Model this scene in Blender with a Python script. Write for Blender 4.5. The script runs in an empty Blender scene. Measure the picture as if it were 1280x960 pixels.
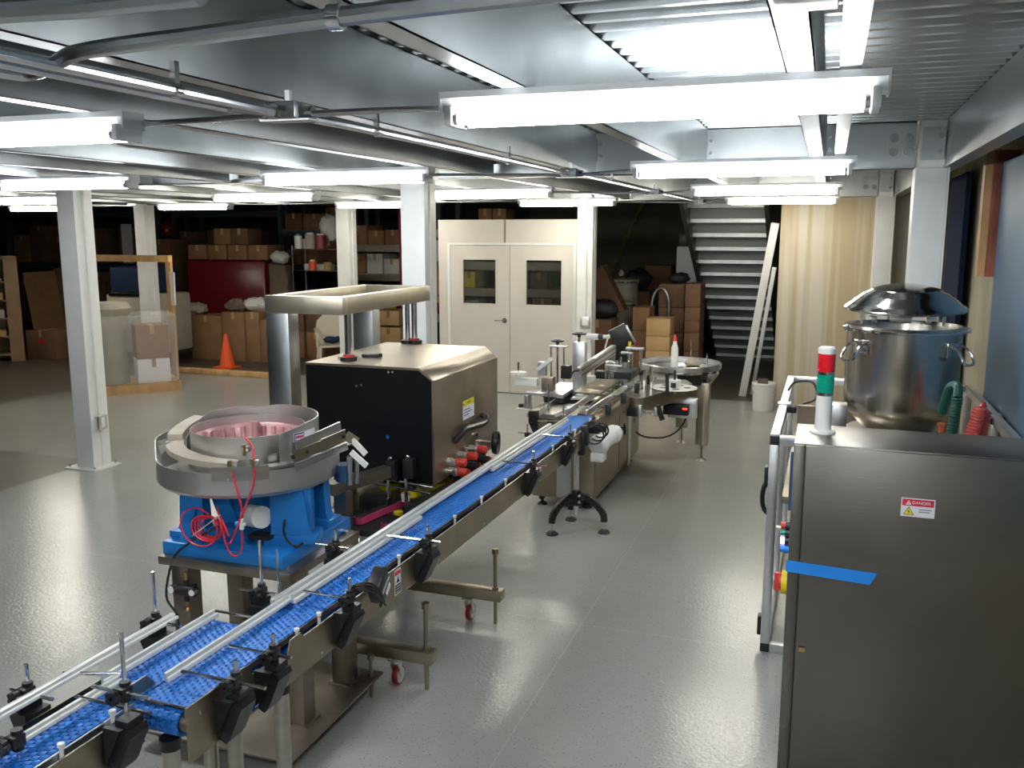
import bpy, bmesh, math, random
from mathutils import Vector, Matrix, Euler
R = random.Random(7)
PI = math.pi
scene = bpy.context.scene
COL = scene.collection

# ------------------------------------------------------------------ camera
FPX, CAM_H = 1130.0, 2.27
PITCH = math.atan(190 / FPX)
YAW = math.atan2(398, math.hypot(FPX, 190))
cd = bpy.data.cameras.new('camera')
cam = bpy.data.objects.new('camera', cd)
COL.objects.link(cam)
cd.sensor_width = 36
cd.lens = FPX / 1280 * 36
cd.clip_start = 0.05
cd.clip_end = 200
cam.location = (0, 0, CAM_H)
cam.rotation_euler = (PI / 2 - PITCH, 0, YAW)
scene.camera = cam
_fw = Vector((-math.sin(YAW) * math.cos(PITCH), math.cos(YAW) * math.cos(PITCH), -math.sin(PITCH)))
_rt = Vector((math.cos(YAW), math.sin(YAW), 0))
_up = _rt.cross(_fw)

def _ray(px, py):
    return _fw * FPX + _rt * (px - 640) - _up * (py - 480)
def PZ(px, py, z):
    """point of the photograph measured on the horizontal plane z"""
    d = _ray(px, py); return Vector((0, 0, CAM_H)) + d * ((z - CAM_H) / d.z)
def PY(px, py, y):
    d = _ray(px, py); return Vector((0, 0, CAM_H)) + d * (y / d.y)
def PX(px, py, x):
    d = _ray(px, py); return Vector((0, 0, CAM_H)) + d * (x / d.x)

# ------------------------------------------------------------------ materials
MATS = {}
def mat(name, color=(.8, .8, .8), metal=0.0, rough=.5, noise=0.0, nscale=8.0, stretch=(1, 1, 1), bump=0.0, bscale=200.0,
        bstretch=None, rvar=0.0, spec=None, trans=0.0, emit=None, estr=0.0, alpha=1.0, ior=None, coat=0.0):
    if name in MATS:
        return MATS[name]
    m = bpy.data.materials.new(name)
    m.use_nodes = True
    nt = m.node_tree
    b = nt.nodes['Principled BSDF']
    I = b.inputs
    I['Base Color'].default_value = (*color, 1)
    I['Metallic'].default_value = metal
    I['Roughness'].default_value = rough
    if spec is not None: I['Specular IOR Level'].default_value = spec
    if trans: I['Transmission Weight'].default_value = trans
    if ior: I['IOR'].default_value = ior
    if coat: I['Coat Weight'].default_value = coat
    if alpha < 1: I['Alpha'].default_value = alpha
    if emit:
        I['Emission Color'].default_value = (*emit, 1)
        I['Emission Strength'].default_value = estr
    if noise or rvar or bump:
        tc = nt.nodes.new('ShaderNodeTexCoord')
        mp = nt.nodes.new('ShaderNodeMapping')
        mp.inputs['Scale'].default_value = stretch
        nt.links.new(tc.outputs['Object'], mp.inputs['Vector'])
    if noise or rvar:
        n = nt.nodes.new('ShaderNodeTexNoise')
        n.inputs['Scale'].default_value = nscale
        n.inputs['Detail'].default_value = 5
        nt.links.new(mp.outputs[0], n.inputs['Vector'])
        if noise:
            r = nt.nodes.new('ShaderNodeValToRGB')
            r.color_ramp.elements[0].position = .3
            r.color_ramp.elements[1].position = .7
            r.color_ramp.elements[0].color = (*[max(0, c * (1 - noise)) for c in color], 1)
            r.color_ramp.elements[1].color = (*[min(1, c * (1 + noise)) for c in color], 1)
            nt.links.new(n.outputs['Fac'], r.inputs[0])
            nt.links.new(r.outputs[0], I['Base Color'])
        if rvar:
            q = nt.nodes.new('ShaderNodeMapRange')
            q.inputs['To Min'].default_value = max(.02, rough - rvar)
            q.inputs['To Max'].default_value = rough + rvar
            nt.links.new(n.outputs['Fac'], q.inputs['Value'])
            nt.links.new(q.outputs[0], I['Roughness'])
    if bump:
        n2 = nt.nodes.new('ShaderNodeTexNoise')
        n2.inputs['Scale'].default_value = bscale
        n2.inputs['Detail'].default_value = 3
        if bstretch:
            mp2 = nt.nodes.new('ShaderNodeMapping')
            mp2.inputs['Scale'].default_value = bstretch
            nt.links.new(tc.outputs['Object'], mp2.inputs['Vector'])
            nt.links.new(mp2.outputs[0], n2.inputs['Vector'])
        else:
            nt.links.new(tc.outputs['Object'], n2.inputs['Vector'])
        bp = nt.nodes.new('ShaderNodeBump')
        bp.inputs['Strength'].default_value = bump
        bp.inputs['Distance'].default_value = .01
        nt.links.new(n2.outputs['Fac'], bp.inputs['Height'])
        nt.links.new(bp.outputs[0], I['Normal'])
    MATS[name] = m
    return m

M_steel = mat('brushed_steel', (.50, .47, .42), 1, .34, noise=.10, nscale=6, stretch=(1, 1, 6), rvar=.08)
M_plate = mat('conveyor_steel', (.385, .33, .245), 1, .36, noise=.12, nscale=5, rvar=.08)
M_dsteel = mat('dark_steel', (.30, .26, .22), 1, .42, noise=.15, nscale=7, rvar=.1)
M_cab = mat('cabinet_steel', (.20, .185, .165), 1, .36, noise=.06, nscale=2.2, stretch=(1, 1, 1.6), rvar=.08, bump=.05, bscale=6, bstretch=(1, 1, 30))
M_pot = mat('pot_steel', (.62, .58, .52), 1, .22, noise=.05, nscale=10, stretch=(1, 1, 8), rvar=.06)
M_lid = mat('lid_steel', (.62, .60, .58), 1, .12, bump=.12, bscale=9)
M_chrome = mat('chrome', (.78, .78, .78), 1, .12)
M_frame = mat('roof_frame_steel', (.52, .47, .37), 1, .42, noise=.1, nscale=6)
M_rail = mat('rail_grey', (.66, .66, .64), .35, .32)
M_alu = mat('aluminium', (.72, .73, .74), 1, .32, noise=.04, nscale=20)
M_bowl = mat('bead_blasted_steel', (.64, .62, .59), 1, .44, noise=.06, nscale=5)
M_galv = mat('galvanized_steel', (.38, .40, .405), 1, .36, noise=.14, nscale=3.0, rvar=.12, bump=.05, bscale=1.6)
M_deck = mat('galvanized_deck', (.43, .46, .475), 1, .24, noise=.08, nscale=5, rvar=.06)
M_cond = mat('conduit_steel', (.64, .66, .70), 1, .26, noise=.08, nscale=12)
M_white = mat('white_paint', (.74, .74, .71), 0, .35, noise=.05, nscale=4)
M_fix = mat('fixture_enamel', (.86, .88, .90), 0, .30)
M_door = mat('door_paint', (.56, .53, .47), 0, .45, noise=.04, nscale=3)
M_plastic_w = mat('white_plastic', (.80, .79, .75), 0, .38)
M_black = mat('black_plastic', (.012, .012, .014), 0, .38)
M_bpanel = mat('black_acrylic', (.006, .006, .007), 0, .30, spec=.25)
M_rubber = mat('rubber', (.016, .016, .018), 0, .6)
M_blue = mat('blue_enamel', (.012, .17, .50), 0, .30, noise=.10, nscale=6)
M_belt = mat('blue_belt', (.012, .15, .52), 0, .42)
M_tape = mat('blue_tape', (.015, .26, .82), 0, .5)
M_red = mat('red_plastic', (.62, .045, .03), 0, .35)
M_redtube = mat('red_tubing', (.72, .03, .05), 0, .25, spec=.6)
M_maroon = mat('maroon_urethane', (.22, .012, .02), 0, .4)
M_pink = mat('pink_urethane', (.52, .045, .15), 0, .5)
M_pinkliner = mat('pink_liner', (.50, .27, .28), .3, .35, noise=.14, nscale=14, stretch=(1, 1, .2))
M_yellow = mat('yellow_urethane', (.78, .60, .01), 0, .45)
M_green = mat('green_lens', (.0, .30, .19), 0, .16, coat=.5)
M_redlens = mat('red_lens', (.62, .01, .02), 0, .16, coat=.5)
M_orange = mat('safety_orange', (.85, .10, .02), 0, .5)
M_navy = mat('navy_board', (.012, .02, .045), 0, .9, spec=.08)
M_bluewall = mat('blue_board', (.075, .155, .25), 0, .45, noise=.12, nscale=1.5)
M_conc = mat('olive_concrete', (.36, .33, .24), 0, .8, noise=.22, nscale=2.5, stretch=(1, 1, .5), bump=.1, bscale=30)
M_wood = mat('pine', (.50, .30, .13), 0, .6, noise=.25, nscale=6, stretch=(1, 1, .3))
M_redwood = mat('stained_pine', (.30, .09, .05), 0, .65, noise=.6, nscale=5, stretch=(1, 1, .4))
M_card = mat('cardboard', (.245, .130, .058), 0, .8, noise=.12, nscale=4)
M_card2 = mat('cardboard_light', (.43, .28, .13), 0, .8, noise=.10, nscale=4)
M_card3 = mat('cardboard_dark', (.15, .078, .04), 0, .8, noise=.15, nscale=4)
M_redwrap = mat('red_wrap', (.13, .005, .014), 0, .30, bump=.5, bscale=5)
M_bag = mat('white_bag', (.62, .60, .56), 0, .4, bump=.6, bscale=12)
M_brownbag = mat('brown_tarp', (.16, .12, .085), 0, .6, bump=.7, bscale=5)
M_drum = mat('fiber_drum', (.34, .31, .24), 0, .6, noise=.1, nscale=5)
M_rack = mat('rack_blue', (.035, .055, .07), 0, .5)
M_rackred = mat('rack_red', (.30, .02, .03), 0, .5)
M_dark = mat('dark_wall', (.055, .052, .045), 0, .85, noise=.3, nscale=1.2)
M_stairs = mat('stair_galvanized', (.50, .52, .52), 1, .45, noise=.1, nscale=8)
M_dstr = mat('stair_stringer', (.05, .055, .045), .3, .5)
M_cyan = mat('blue_sleeve', (.02, .07, .16), 0, .4)
M_lcd = mat('red_led', (.05, .0, .0), 0, .4, emit=(1, .05, .03), estr=2.0)
M_ledw = mat('violet_lamp', (.8, .7, .9), 0, .3, emit=(.75, .5, 1), estr=3.0)
M_ledr = mat('lit_red_button', (.7, .03, .02), 0, .3)
M_greenhose = mat('green_hose', (.01, .09, .065), 0, .35)
M_redhose = mat('coral_hose', (.62, .10, .08), 0, .4)
M_paper_w = mat('label_white', (.78, .78, .80), 0, .5)
M_label_r = mat('label_red', (.62, .02, .05), 0, .5)
M_label_y = mat('label_yellow', (.80, .68, .02), 0, .5)
M_label_b = mat('label_blue', (.02, .07, .28), 0, .5)
M_label_k = mat('label_ink', (.02, .02, .03), 0, .6)
M_label_p = mat('label_pink', (.68, .08, .22), 0, .5)
M_brass = mat('brass', (.62, .42, .16), 1, .3)
M_cable = mat('black_cable', (.014, .014, .015), 0, .5)
M_film = mat('clear_film', (.9, .9, .88), 0, .18, alpha=.19, bump=.5, bscale=14)
M_film2 = mat('clear_guard', (.85, .86, .84), 0, .06, alpha=.10)
M_glass = mat('window_glass', (.03, .035, .03), 0, .04, alpha=.35)
M_lamp = mat('fluorescent_tube_cool', (.9, .9, .9), 0, .4, emit=(.93, .975, 1.0), estr=40)
M_lampw = mat('fluorescent_tube_warm', (.9, .9, .9), 0, .4, emit=(1.0, .94, .81), estr=40)

def floor_material():
    m = bpy.data.materials.new('grey_epoxy_floor'); m.use_nodes = True
    nt = m.node_tree; N = nt.nodes; L = nt.links
    b = N['Principled BSDF']
    tc = N.new('ShaderNodeTexCoord')
    n1 = N.new('ShaderNodeTexNoise'); n1.inputs['Scale'].default_value = .7; n1.inputs['Detail'].default_value = 4
    v = N.new('ShaderNodeTexVoronoi'); v.inputs['Scale'].default_value = 62
    n3 = N.new('ShaderNodeTexNoise'); n3.inputs['Scale'].default_value = 110; n3.inputs['Detail'].default_value = 1
    for n in (n1, v, n3): L.new(tc.outputs['Object'], n.inputs['Vector'])
    r1 = N.new('ShaderNodeValToRGB'); e = r1.color_ramp.elements
    e[0].position, e[0].color = .3, (.335, .335, .315, 1)
    e[1].position, e[1].color = .7, (.39, .39, .37, 1)
    L.new(n1.outputs['Fac'], r1.inputs[0])
    rf = N.new('ShaderNodeValToRGB'); e = rf.color_ramp.elements            # dark vinyl flecks
    e[0].position, e[0].color = .20, (1, 1, 1, 1)
    e[1].position, e[1].color = .32, (0, 0, 0, 1)
    L.new(v.outputs['Distance'], rf.inputs[0])
    gate = N.new('ShaderNodeMath'); gate.operation = 'GREATER_THAN'; gate.inputs[1].default_value = .54
    L.new(n3.outputs['Fac'], gate.inputs[0])
    mul = N.new('ShaderNodeMath'); mul.operation = 'MULTIPLY'
    L.new(rf.outputs[0], mul.inputs[0]); L.new(gate.outputs[0], mul.inputs[1])
    mx = N.new('ShaderNodeMix'); mx.data_type = 'RGBA'
    L.new(mul.outputs[0], mx.inputs['Factor']); L.new(r1.outputs[0], mx.inputs['A']); mx.inputs['B'].default_value = (.21, .205, .20, 1)
    # saw-cut joints: every 3.3 m across, one along the aisle
    sx = N.new('ShaderNodeSeparateXYZ'); L.new(tc.outputs['Object'], sx.inputs[0])
    masks = []
    for axis, off, per in (('X', -1.26, 4.6), ('Y', 4.85, 3.6)):
        a = N.new('ShaderNodeMath'); a.operation = 'SUBTRACT'; a.inputs[1].default_value = off - 1000 * per
        L.new(sx.outputs[axis], a.inputs[0])
        md = N.new('ShaderNodeMath'); md.operation = 'MODULO'; md.inputs[1].default_value = per
        L.new(a.outputs[0], md.inputs[0])
        lt = N.new('ShaderNodeMath'); lt.operation = 'LESS_THAN'; lt.inputs[1].default_value = .008
        L.new(md.outputs[0], lt.inputs[0]); masks.append(lt)
    mm = N.new('ShaderNodeMath'); mm.operation = 'MAXIMUM'
    L.new(masks[0].outputs[0], mm.inputs[0]); L.new(masks[1].outputs[0], mm.inputs[1])
    mf = N.new('ShaderNodeMath'); mf.operation = 'MULTIPLY'; mf.inputs[1].default_value = .22
    L.new(mm.outputs[0], mf.inputs[0])
    mx2 = N.new('ShaderNodeMix'); mx2.data_type = 'RGBA'
    L.new(mf.outputs[0], mx2.inputs['Factor']); L.new(mx.outputs['Result'], mx2.inputs['A']); mx2.inputs['B'].default_value = (.62, .58, .50, 1)
    L.new(mx2.outputs['Result'], b.inputs['Base Color'])
    b.inputs['Roughness'].default_value = .17
    b.inputs['Specular IOR Level'].default_value = .45
    n4 = N.new('ShaderNodeTexNoise'); n4.inputs['Scale'].default_value = 55; n4.inputs['Detail'].default_value = 2
    L.new(tc.outputs['Object'], n4.inputs['Vector'])
    bp = N.new('ShaderNodeBump'); bp.inputs['Strength'].default_value = .16; bp.inputs['Distance'].default_value = .01
    L.new(n4.outputs['Fac'], bp.inputs['Height']); L.new(bp.outputs[0], b.inputs['Normal'])
    return m
M_floor = floor_material()
M_cfloor = mat('bare_concrete', (.085, .07, .052), 0, .45, noise=.35, nscale=3, rvar=.12)

def drywall_material():
    m = bpy.data.materials.new('taped_drywall'); m.use_nodes = True
    nt = m.node_tree; N = nt.nodes; L = nt.links
    b = N['Principled BSDF']; b.inputs['Roughness'].default_value = .8
    tc = N.new('ShaderNodeTexCoord'); mp = N.new('ShaderNodeMapping'); mp.inputs['Scale'].default_value = (5.5, 1, .16)
    n = N.new('ShaderNodeTexNoise'); n.inputs['Scale'].default_value = 1.0; n.inputs['Detail'].default_value = 2
    L.new(tc.outputs['Object'], mp.inputs[0]); L.new(mp.outputs[0], n.inputs['Vector'])
    r = N.new('ShaderNodeValToRGB'); e = r.color_ramp.elements
    e[0].position, e[0].color = .44, (.40, .33, .21, 1)
    e[1].position, e[1].color = .56, (.50, .46, .37, 1)
    L.new(n.outputs['Fac'], r.inputs[0]); L.new(r.outputs[0], b.inputs['Base Color'])
    return m
M_drywall = drywall_material()

# ------------------------------------------------------------------ mesh builder
class MB:
    """collects shapes given in world coordinates (or in the frame M)"""
    base = None
    def __init__(s, M=None):
        s.bm = bmesh.new(); s.M = M if M is not None else MB.base
    def _add(s, verts, faces):
        vs = [s.bm.verts.new(s.M @ Vector(v) if s.M else Vector(v)) for v in verts]
        out = []
        for f in faces:
            try: out.append(s.bm.faces.new([vs[i] for i in f]))
            except ValueError: pass
        return vs, out
    def box(s, x0, x1, y0, y1, z0, z1, bev=0.0):
        v = [(x, y, z) for z in (z0, z1) for y in (y0, y1) for x in (x0, x1)]
        vs, fs = s._add(v, [(0, 2, 3, 1), (4, 5, 7, 6), (0, 1, 5, 4), (2, 6, 7, 3), (0, 4, 6, 2), (1, 3, 7, 5)])
        if bev:
            es = list({e for f in fs for e in f.edges})
            bmesh.ops.bevel(s.bm, geom=es, offset=bev, segments=2, profile=.5, affect='EDGES')
        return s
    def obox(s, c, size, rot=(0, 0, 0), bev=0.0):
        """box centred at c, turned by euler rot"""
        old = s.M
        T = Matrix.Translation(Vector(c)) @ Euler(rot).to_matrix().to_4x4()
        s.M = (old @ T) if old else T
        a, b, d = [q / 2 for q in size]
        s.box(-a, a, -b, b, -d, d, bev); s.M = old
        return s
    def bar(s, p0, p1, w, h, up=(0, 0, 1), bev=0.0):
        p0, p1 = Vector(p0), Vector(p1)
        y = (p1 - p0); L = y.length; y.normalize()
        u = Vector(up)
        if abs(u.dot(y)) > .99: u = Vector((1, 0, 0))
        x = y.cross(u).normalized(); z = x.cross(y).normalized()
        T = Matrix((x, y, z)).transposed().to_4x4(); T.translation = (p0 + p1) / 2
        old = s.M
        s.M = (old @ T) if old else T
        s.box(-w / 2, w / 2, -L / 2, L / 2, -h / 2, h / 2, bev); s.M = old
        return s
    def cyl(s, p0, p1, r, r2=None, n=16, caps=True):
        p0, p1 = Vector(p0), Vector(p1)
        if r2 is None: r2 = r
        d = (p1 - p0).normalized()
        a = d.orthogonal().normalized(); b = d.cross(a)
        v = []
        for p, q in ((p0, r), (p1, r2)):
            for i in range(n):
                t = 2 * PI * i / n
                v.append(p + a * (math.cos(t) * q) + b * (math.sin(t) * q))
        f = [(i, (i + 1) % n, n + (i + 1) % n, n + i) for i in range(n)]
        if caps: f += [tuple(range(n))[::-1], tuple(range(n, 2 * n))]
        s._add(v, f)
        return s
    def tube(s, pts, r, n=8, closed=False):
        P = [Vector(p) for p in pts]; m = len(P); v = []; f = []
        prev = None
        for k in range(m):
            if closed: d = (P[(k + 1) % m] - P[k - 1])
            else: d = P[min(k + 1, m - 1)] - P[max(k - 1, 0)]
            d.normalize()
            a = (prev - d * prev.dot(d)) if prev is not None else d.orthogonal()
            if a.length < 1e-6: a = d.orthogonal()
            a.normalize(); prev = a; b = d.cross(a)
            for i in range(n):
                t = 2 * PI * i / n
                v.append(P[k] + a * (math.cos(t) * r) + b * (math.sin(t) * r))
        for k in range(m if closed else m - 1):
            k2 = (k + 1) % m
            for i in range(n):
                f.append((k * n + i, k * n + (i + 1) % n, k2 * n + (i + 1) % n, k2 * n + i))
        if not closed:
            f.append(tuple(range(n))[::-1]); f.append(tuple(range((m - 1) * n, m * n)))
        s._add(v, f)
        return s
    def lathe(s, prof, c=(0, 0, 0), n=32, axis=(0, 0, 1), a0=0.0, a1=2 * PI):
        """prof: list of (radius, height) turned about axis through c"""
        ax = Vector(axis).normalized(); c = Vector(c)
        a = Vector((1, 0, 0)) if abs(ax.x) < .9 else Vector((0, 1, 0))
        a = (a - ax * a.dot(ax)).normalized(); b = ax.cross(a)
        full = abs(a1 - a0 - 2 * PI) < 1e-6
        cnt = n if full else n + 1
        v = []
        for i in range(cnt):
            t = a0 + (a1 - a0) * i / n
            for r, h in prof:
                v.append(c + ax * h + a * (math.cos(t) * r) + b * (math.sin(t) * r))
        m = len(prof); f = []
        for i in range(n):
            j = (i + 1) % cnt
            for k in range(m - 1):
                f.append((i * m + k, j * m + k, j * m + k + 1, i * m + k + 1))
        s._add(v, f)
        bmesh.ops.remove_doubles(s.bm, verts=list(s.bm.verts)[-len(v):], dist=1e-6)
        return s
    def prism(s, poly, vec):
        """closed 3-D polygon swept along vec"""
        n = len(poly); vec = Vector(vec)
        v = [Vector(p) for p in poly] + [Vector(p) + vec for p in poly]
        s._add(v, [tuple(range(n))[::-1], tuple(range(n, 2 * n))] + [(i, (i + 1) % n, n + (i + 1) % n, n + i) for i in range(n)])
        return s
    def quad(s, *pts):
        s._add(pts, [tuple(range(len(pts)))]); return s
    def sphere(s, c, r, sz=(1, 1, 1), n=12):
        m = n; c = Vector(c); v = []; f = []
        for j in range(1, m):
            ph = PI * j / m
            for i in range(2 * n):
                t = PI * i / n
                v.append((c.x + r * sz[0] * math.sin(ph) * math.cos(t), c.y + r * sz[1] * math.sin(ph) * math.sin(t), c.z + r * sz[2] * math.cos(ph)))
        w = 2 * n
        for j in range(m - 2):
            for i in range(w):
                f.append((j * w + i, (j + 1) * w + i, (j + 1) * w + (i + 1) % w, j * w + (i + 1) % w))
        v.append((c.x, c.y, c.z + r * sz[2])); v.append((c.x, c.y, c.z - r * sz[2]))
        t0 = len(v) - 2
        for i in range(w):
            f.append((t0, i, (i + 1) % w)); f.append((t0 + 1, (m - 2) * w + (i + 1) % w, (m - 2) * w + i))
        s._add(v, f)
        return s
    def jitter(s, amt, seed=1, zmin=None):
        rr = random.Random(seed)
        for v in s.bm.verts:
            if zmin is not None and v.co.z < zmin: continue
            v.co += Vector((rr.uniform(-amt, amt), rr.uniform(-amt, amt), rr.uniform(-amt, amt)))
        return s
    def build(s, name, material, parent=None, smooth=True, ang=.62):
        bm = s.bm
        bmesh.ops.recalc_face_normals(bm, faces=list(bm.faces))
        if parent is not None:
            off = Vector((0, 0, 0)); q = parent
            while q is not None: off += q.location; q = q.parent
        else:
            xs = [v.co for v in bm.verts]
            off = Vector(((min(c.x for c in xs) + max(c.x for c in xs)) / 2, (min(c.y for c in xs) + max(c.y for c in xs)) / 2, min(c.z for c in xs)))
        for v in bm.verts: v.co -= off
        if smooth:
            for f in bm.faces: f.smooth = True
            for e in bm.edges:
                if len(e.link_faces) == 2 and e.calc_face_angle(0) > ang: e.smooth = False
        me = bpy.data.meshes.new(name); bm.to_mesh(me); bm.free()
        o = bpy.data.objects.new(name, me)
        if isinstance(material, (list, tuple)):
            for q in material: me.materials.append(q)
        else: me.materials.append(material)
        COL.objects.link(o)
        if parent is not None: o.parent = parent
        else: o.location = off
        return o

def tag(o, label=None, cat=None, group=None, kind=None):
    if label: o['label'] = label
    if cat: o['category'] = cat
    if group: o['group'] = group
    if kind: o['kind'] = kind
    return o
def thing(name, label, cat, loc=(0, 0, 0), group=None):
    o = bpy.data.objects.new(name, None); COL.objects.link(o)
    o.location = loc; o.empty_display_size = .1
    return tag(o, label, cat, group)
def copy_tree(o, parent=None):
    c = o.copy(); COL.objects.link(c)
    if parent is not None: c.parent = parent
    for ch in [q for q in bpy.data.objects if q.parent == o]: copy_tree(ch, c)
    return c
def lettering(name, text, size, pos, xdir, updir, material, parent, align='CENTER'):
    cu = bpy.data.curves.new(name, 'FONT'); cu.body = text; cu.size = size
    cu.align_x = align; cu.align_y = 'CENTER'; cu.extrude = .0002
    tmp = bpy.data.objects.new(name, cu); COL.objects.link(tmp)
    dg = bpy.context.evaluated_depsgraph_get()
    me = bpy.data.meshes.new_from_object(tmp.evaluated_get(dg))
    bpy.data.objects.remove(tmp); bpy.data.curves.remove(cu)
    me.materials.clear(); me.materials.append(material); me.name = name
    o = bpy.data.objects.new(name, me); COL.objects.link(o)
    x = Vector(xdir).normalized(); u = Vector(updir).normalized(); z = x.cross(u).normalized(); u = z.cross(x)
    off = Vector((0, 0, 0)); q = parent
    while q is not None: off += q.location; q = q.parent
    T = Matrix((x, u, z)).transposed().to_4x4(); T.translation = Vector(pos) - off
    o.parent = parent; o.matrix_local = T
    return o
def arc(c, r, a0, a1, n, ux=(1, 0, 0), uy=(0, 0, 1)):
    c, ux, uy = Vector(c), Vector(ux), Vector(uy)
    return [c + ux * (r * math.cos(a0 + (a1 - a0) * i / n)) + uy * (r * math.sin(a0 + (a1 - a0) * i / n)) for i in range(n + 1)]
def smooth_path(pts, sub=6):
    P = [Vector(p) for p in pts]; out = []
    for i in range(len(P) - 1):
        p0, p1, p2, p3 = P[max(i - 1, 0)], P[i], P[i + 1], P[min(i + 2, len(P) - 1)]
        for k in range(sub):
            t = k / sub
            out.append(.5 * ((2 * p1) + (p2 - p0) * t + (2 * p0 - 5 * p1 + 4 * p2 - p3) * t * t + (3 * p1 - p0 - 3 * p2 + p3) * t ** 3))
    out.append(P[-1]); return out
# ================================================================== THE SETTING
DECK, JB = 3.0, 2.69          # deck underside, joist underside
def struct(o, label=None):
    o['kind'] = 'structure'
    if label: o['label'] = label
    return o
# floors
m = MB(); m.box(-10.35, 3, 7.0, 12.45, -.05, 0); m.box(-6.85, 3, -9, 7.0, -.05, 0)
fl = struct(m.build('floor', M_floor, smooth=False), 'glossy grey flecked epoxy floor under the mezzanine')
fl.data.transform(Matrix.Translation(fl.location)); fl.location = (0, 0, 0)
m = MB(); m.box(-24, 3, 12.45, 24, -.05, 0); m.box(-24, -10.35, 7.0, 12.45, -.05, 0); m.box(-24, -6.85, -9, 7.0, -.05, 0)
struct(m.build('floor_concrete', M_cfloor, smooth=False), 'bare dark concrete warehouse floor beyond the grey coating')
# outer shell
m = MB(); m.box(-24, 3, 23.8, 24, 0, 6); struct(m.build('wall_back', M_dark, smooth=False), 'dark far warehouse wall')
m = MB(); m.box(-24.2, -24, -9, 24, 0, 6); struct(m.build('wall_left', M_dark, smooth=False), 'dark left warehouse wall')
m = MB(); m.box(-24, 3, -9.2, -9, 0, 6); struct(m.build('wall_front', mat('front_wall_paint', (.22, .22, .21), 0, .8), smooth=False), 'plain wall behind the viewpoint')
m = MB(); m.box(-24, 3, -9, 24, 6, 6.2); struct(m.build('ceiling_roof', M_dark, smooth=False), 'dark high warehouse roof')
# mezzanine: corrugated deck on joists
m = MB(); pitch = .1524
y = -3.0; prof = []
while y < 12.1:
    prof += [(y, DECK), (y + .036, DECK), (y + .046, DECK + .040), (y + .1424, DECK + .040)]
    y += pitch
prof.append((12.2, DECK))
for (y0, z0), (y1, z1) in zip(prof, prof[1:]):
    m._add([(-13.4, y0, z0), (.9, y0, z0), (.9, y1, z1), (-13.4, y1, z1)], [(0, 1, 2, 3)])
bmesh.ops.remove_doubles(m.bm, verts=list(m.bm.verts), dist=1e-5)
for j in range(58):                                   # embossed shear lugs on the low flutes of the near right bays
    yy = -3.0 + pitch * (int(3.8 / pitch) + j) + .094
    if yy > 6.7: break
    for i in range(17):
        xx = -.80 + .09 * i + (.045 if j % 2 else 0)
        m.prism([(xx, yy - .006, DECK + .04), (xx + .04, yy - .006, DECK + .04), (xx + .036, yy - .006, DECK + .035), (xx + .004, yy - .006, DECK + .035)], (0, .012, 0))
deck = m.build('ceiling', M_deck, smooth=False)
struct(deck, 'galvanized corrugated mezzanine deck overhead')
m = MB(); m.box(-13.4, .9, -3, 12.2, DECK + .056, DECK + .09); m.build('deck_topping', M_cfloor, deck)
xs = [-.06 - .81 * i for i in range(17)]
for i, x in enumerate(xs):
    for (y0, y1) in ((-3, 6.74), (6.86, 11.84)):
        m = MB()
        m.box(x - .004, x, y0, y1, JB, DECK); m.box(x - .075, x, y0, y1, JB, JB + .004)
        m.box(x - .075, x - .071, y0, y1, JB, JB + .022); m.box(x - .075, x, y0, y1, DECK - .004, DECK)
        m.build('joist', M_galv, deck, smooth=False)
m = MB(); m.box(.05, .054, -3, 6.74, JB + .012, JB + .06); m.box(.0, .054, -3, 6.74, JB + .008, JB + .012); m.build('bridging_channel', M_galv, deck, smooth=False)
def cbeam(name, x0, x1, y, face, label):
    """galvanized channel girder along x, web on the camera side"""
    m = MB(); m.box(x0, x1, y, y + .006, JB, DECK); m.box(x0, x1, y, y + .09, JB, JB + .006); m.box(x0, x1, y, y + .09, DECK - .006, DECK)
    return struct(m.build(name, M_galv, smooth=False), label)
colx = [.61, -3.08, -6.74, -10.38]
k = 0
for yb, lab in ((6.8, 'nearer'), (11.9, 'farther')):
    for a, b in zip(colx, colx[1:]):
        k += 1
        bm_ = cbeam('ceiling_beam_%d' % k, b + .1, a - .1, yb, -1, 'galvanized cross girder of the %s column row' % lab)
        for x in xs:
            if b + .15 < x < a - .15:
                m = MB(); m.box(x - .002, x + .045, yb - .006, yb, JB + .10, JB + .27); m.box(x - .004, x, yb - .075, yb, JB + .1, JB + .27)
                cl = m.build('joist_clip', M_galv, bm_, smooth=False)
                m = MB()
                for z in (.14, .225): m.cyl((x + .025, yb - .018, JB + z), (x + .025, yb - .004, JB + z), .014, n=6)
                m.build('bolt', M_chrome, cl)
        for x in (b + .17, a - .19):
            m = MB(); m.box(x - .09, x + .09, yb - .008, yb, JB + .07, JB + .25); pl = m.build('splice_plate', M_galv, bm_, smooth=False)
            for dx in (-.045, .045):
                for z in (.115, .205):
                    m = MB(); m.cyl((x + dx, yb - .012, JB + z), (x + dx, yb - .008, JB + z), .03, n=14); m.cyl((x + dx, yb - .026, JB + z), (x + dx, yb - .012, JB + z), .018, n=6)
                    m.build('bolt', M_chrome, pl)
m = MB()
GX = .69
m.box(GX, GX + .006, -3, 12, JB + .0, DECK); m.box(GX, GX + .09, -3, 12, JB, JB + .006); m.box(GX - .012, GX, -3, 12, JB - .004, JB + .012)
g = struct(m.build('ceiling_beam_7', M_galv, smooth=False), 'long galvanized edge girder along the right wall')
m = MB(); m.box(-13.4, .9, 12.2, 12.21, JB, DECK + .08); struct(m.build('ceiling_beam_8', M_galv, smooth=False), 'galvanized fascia at the far mezzanine edge')

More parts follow.
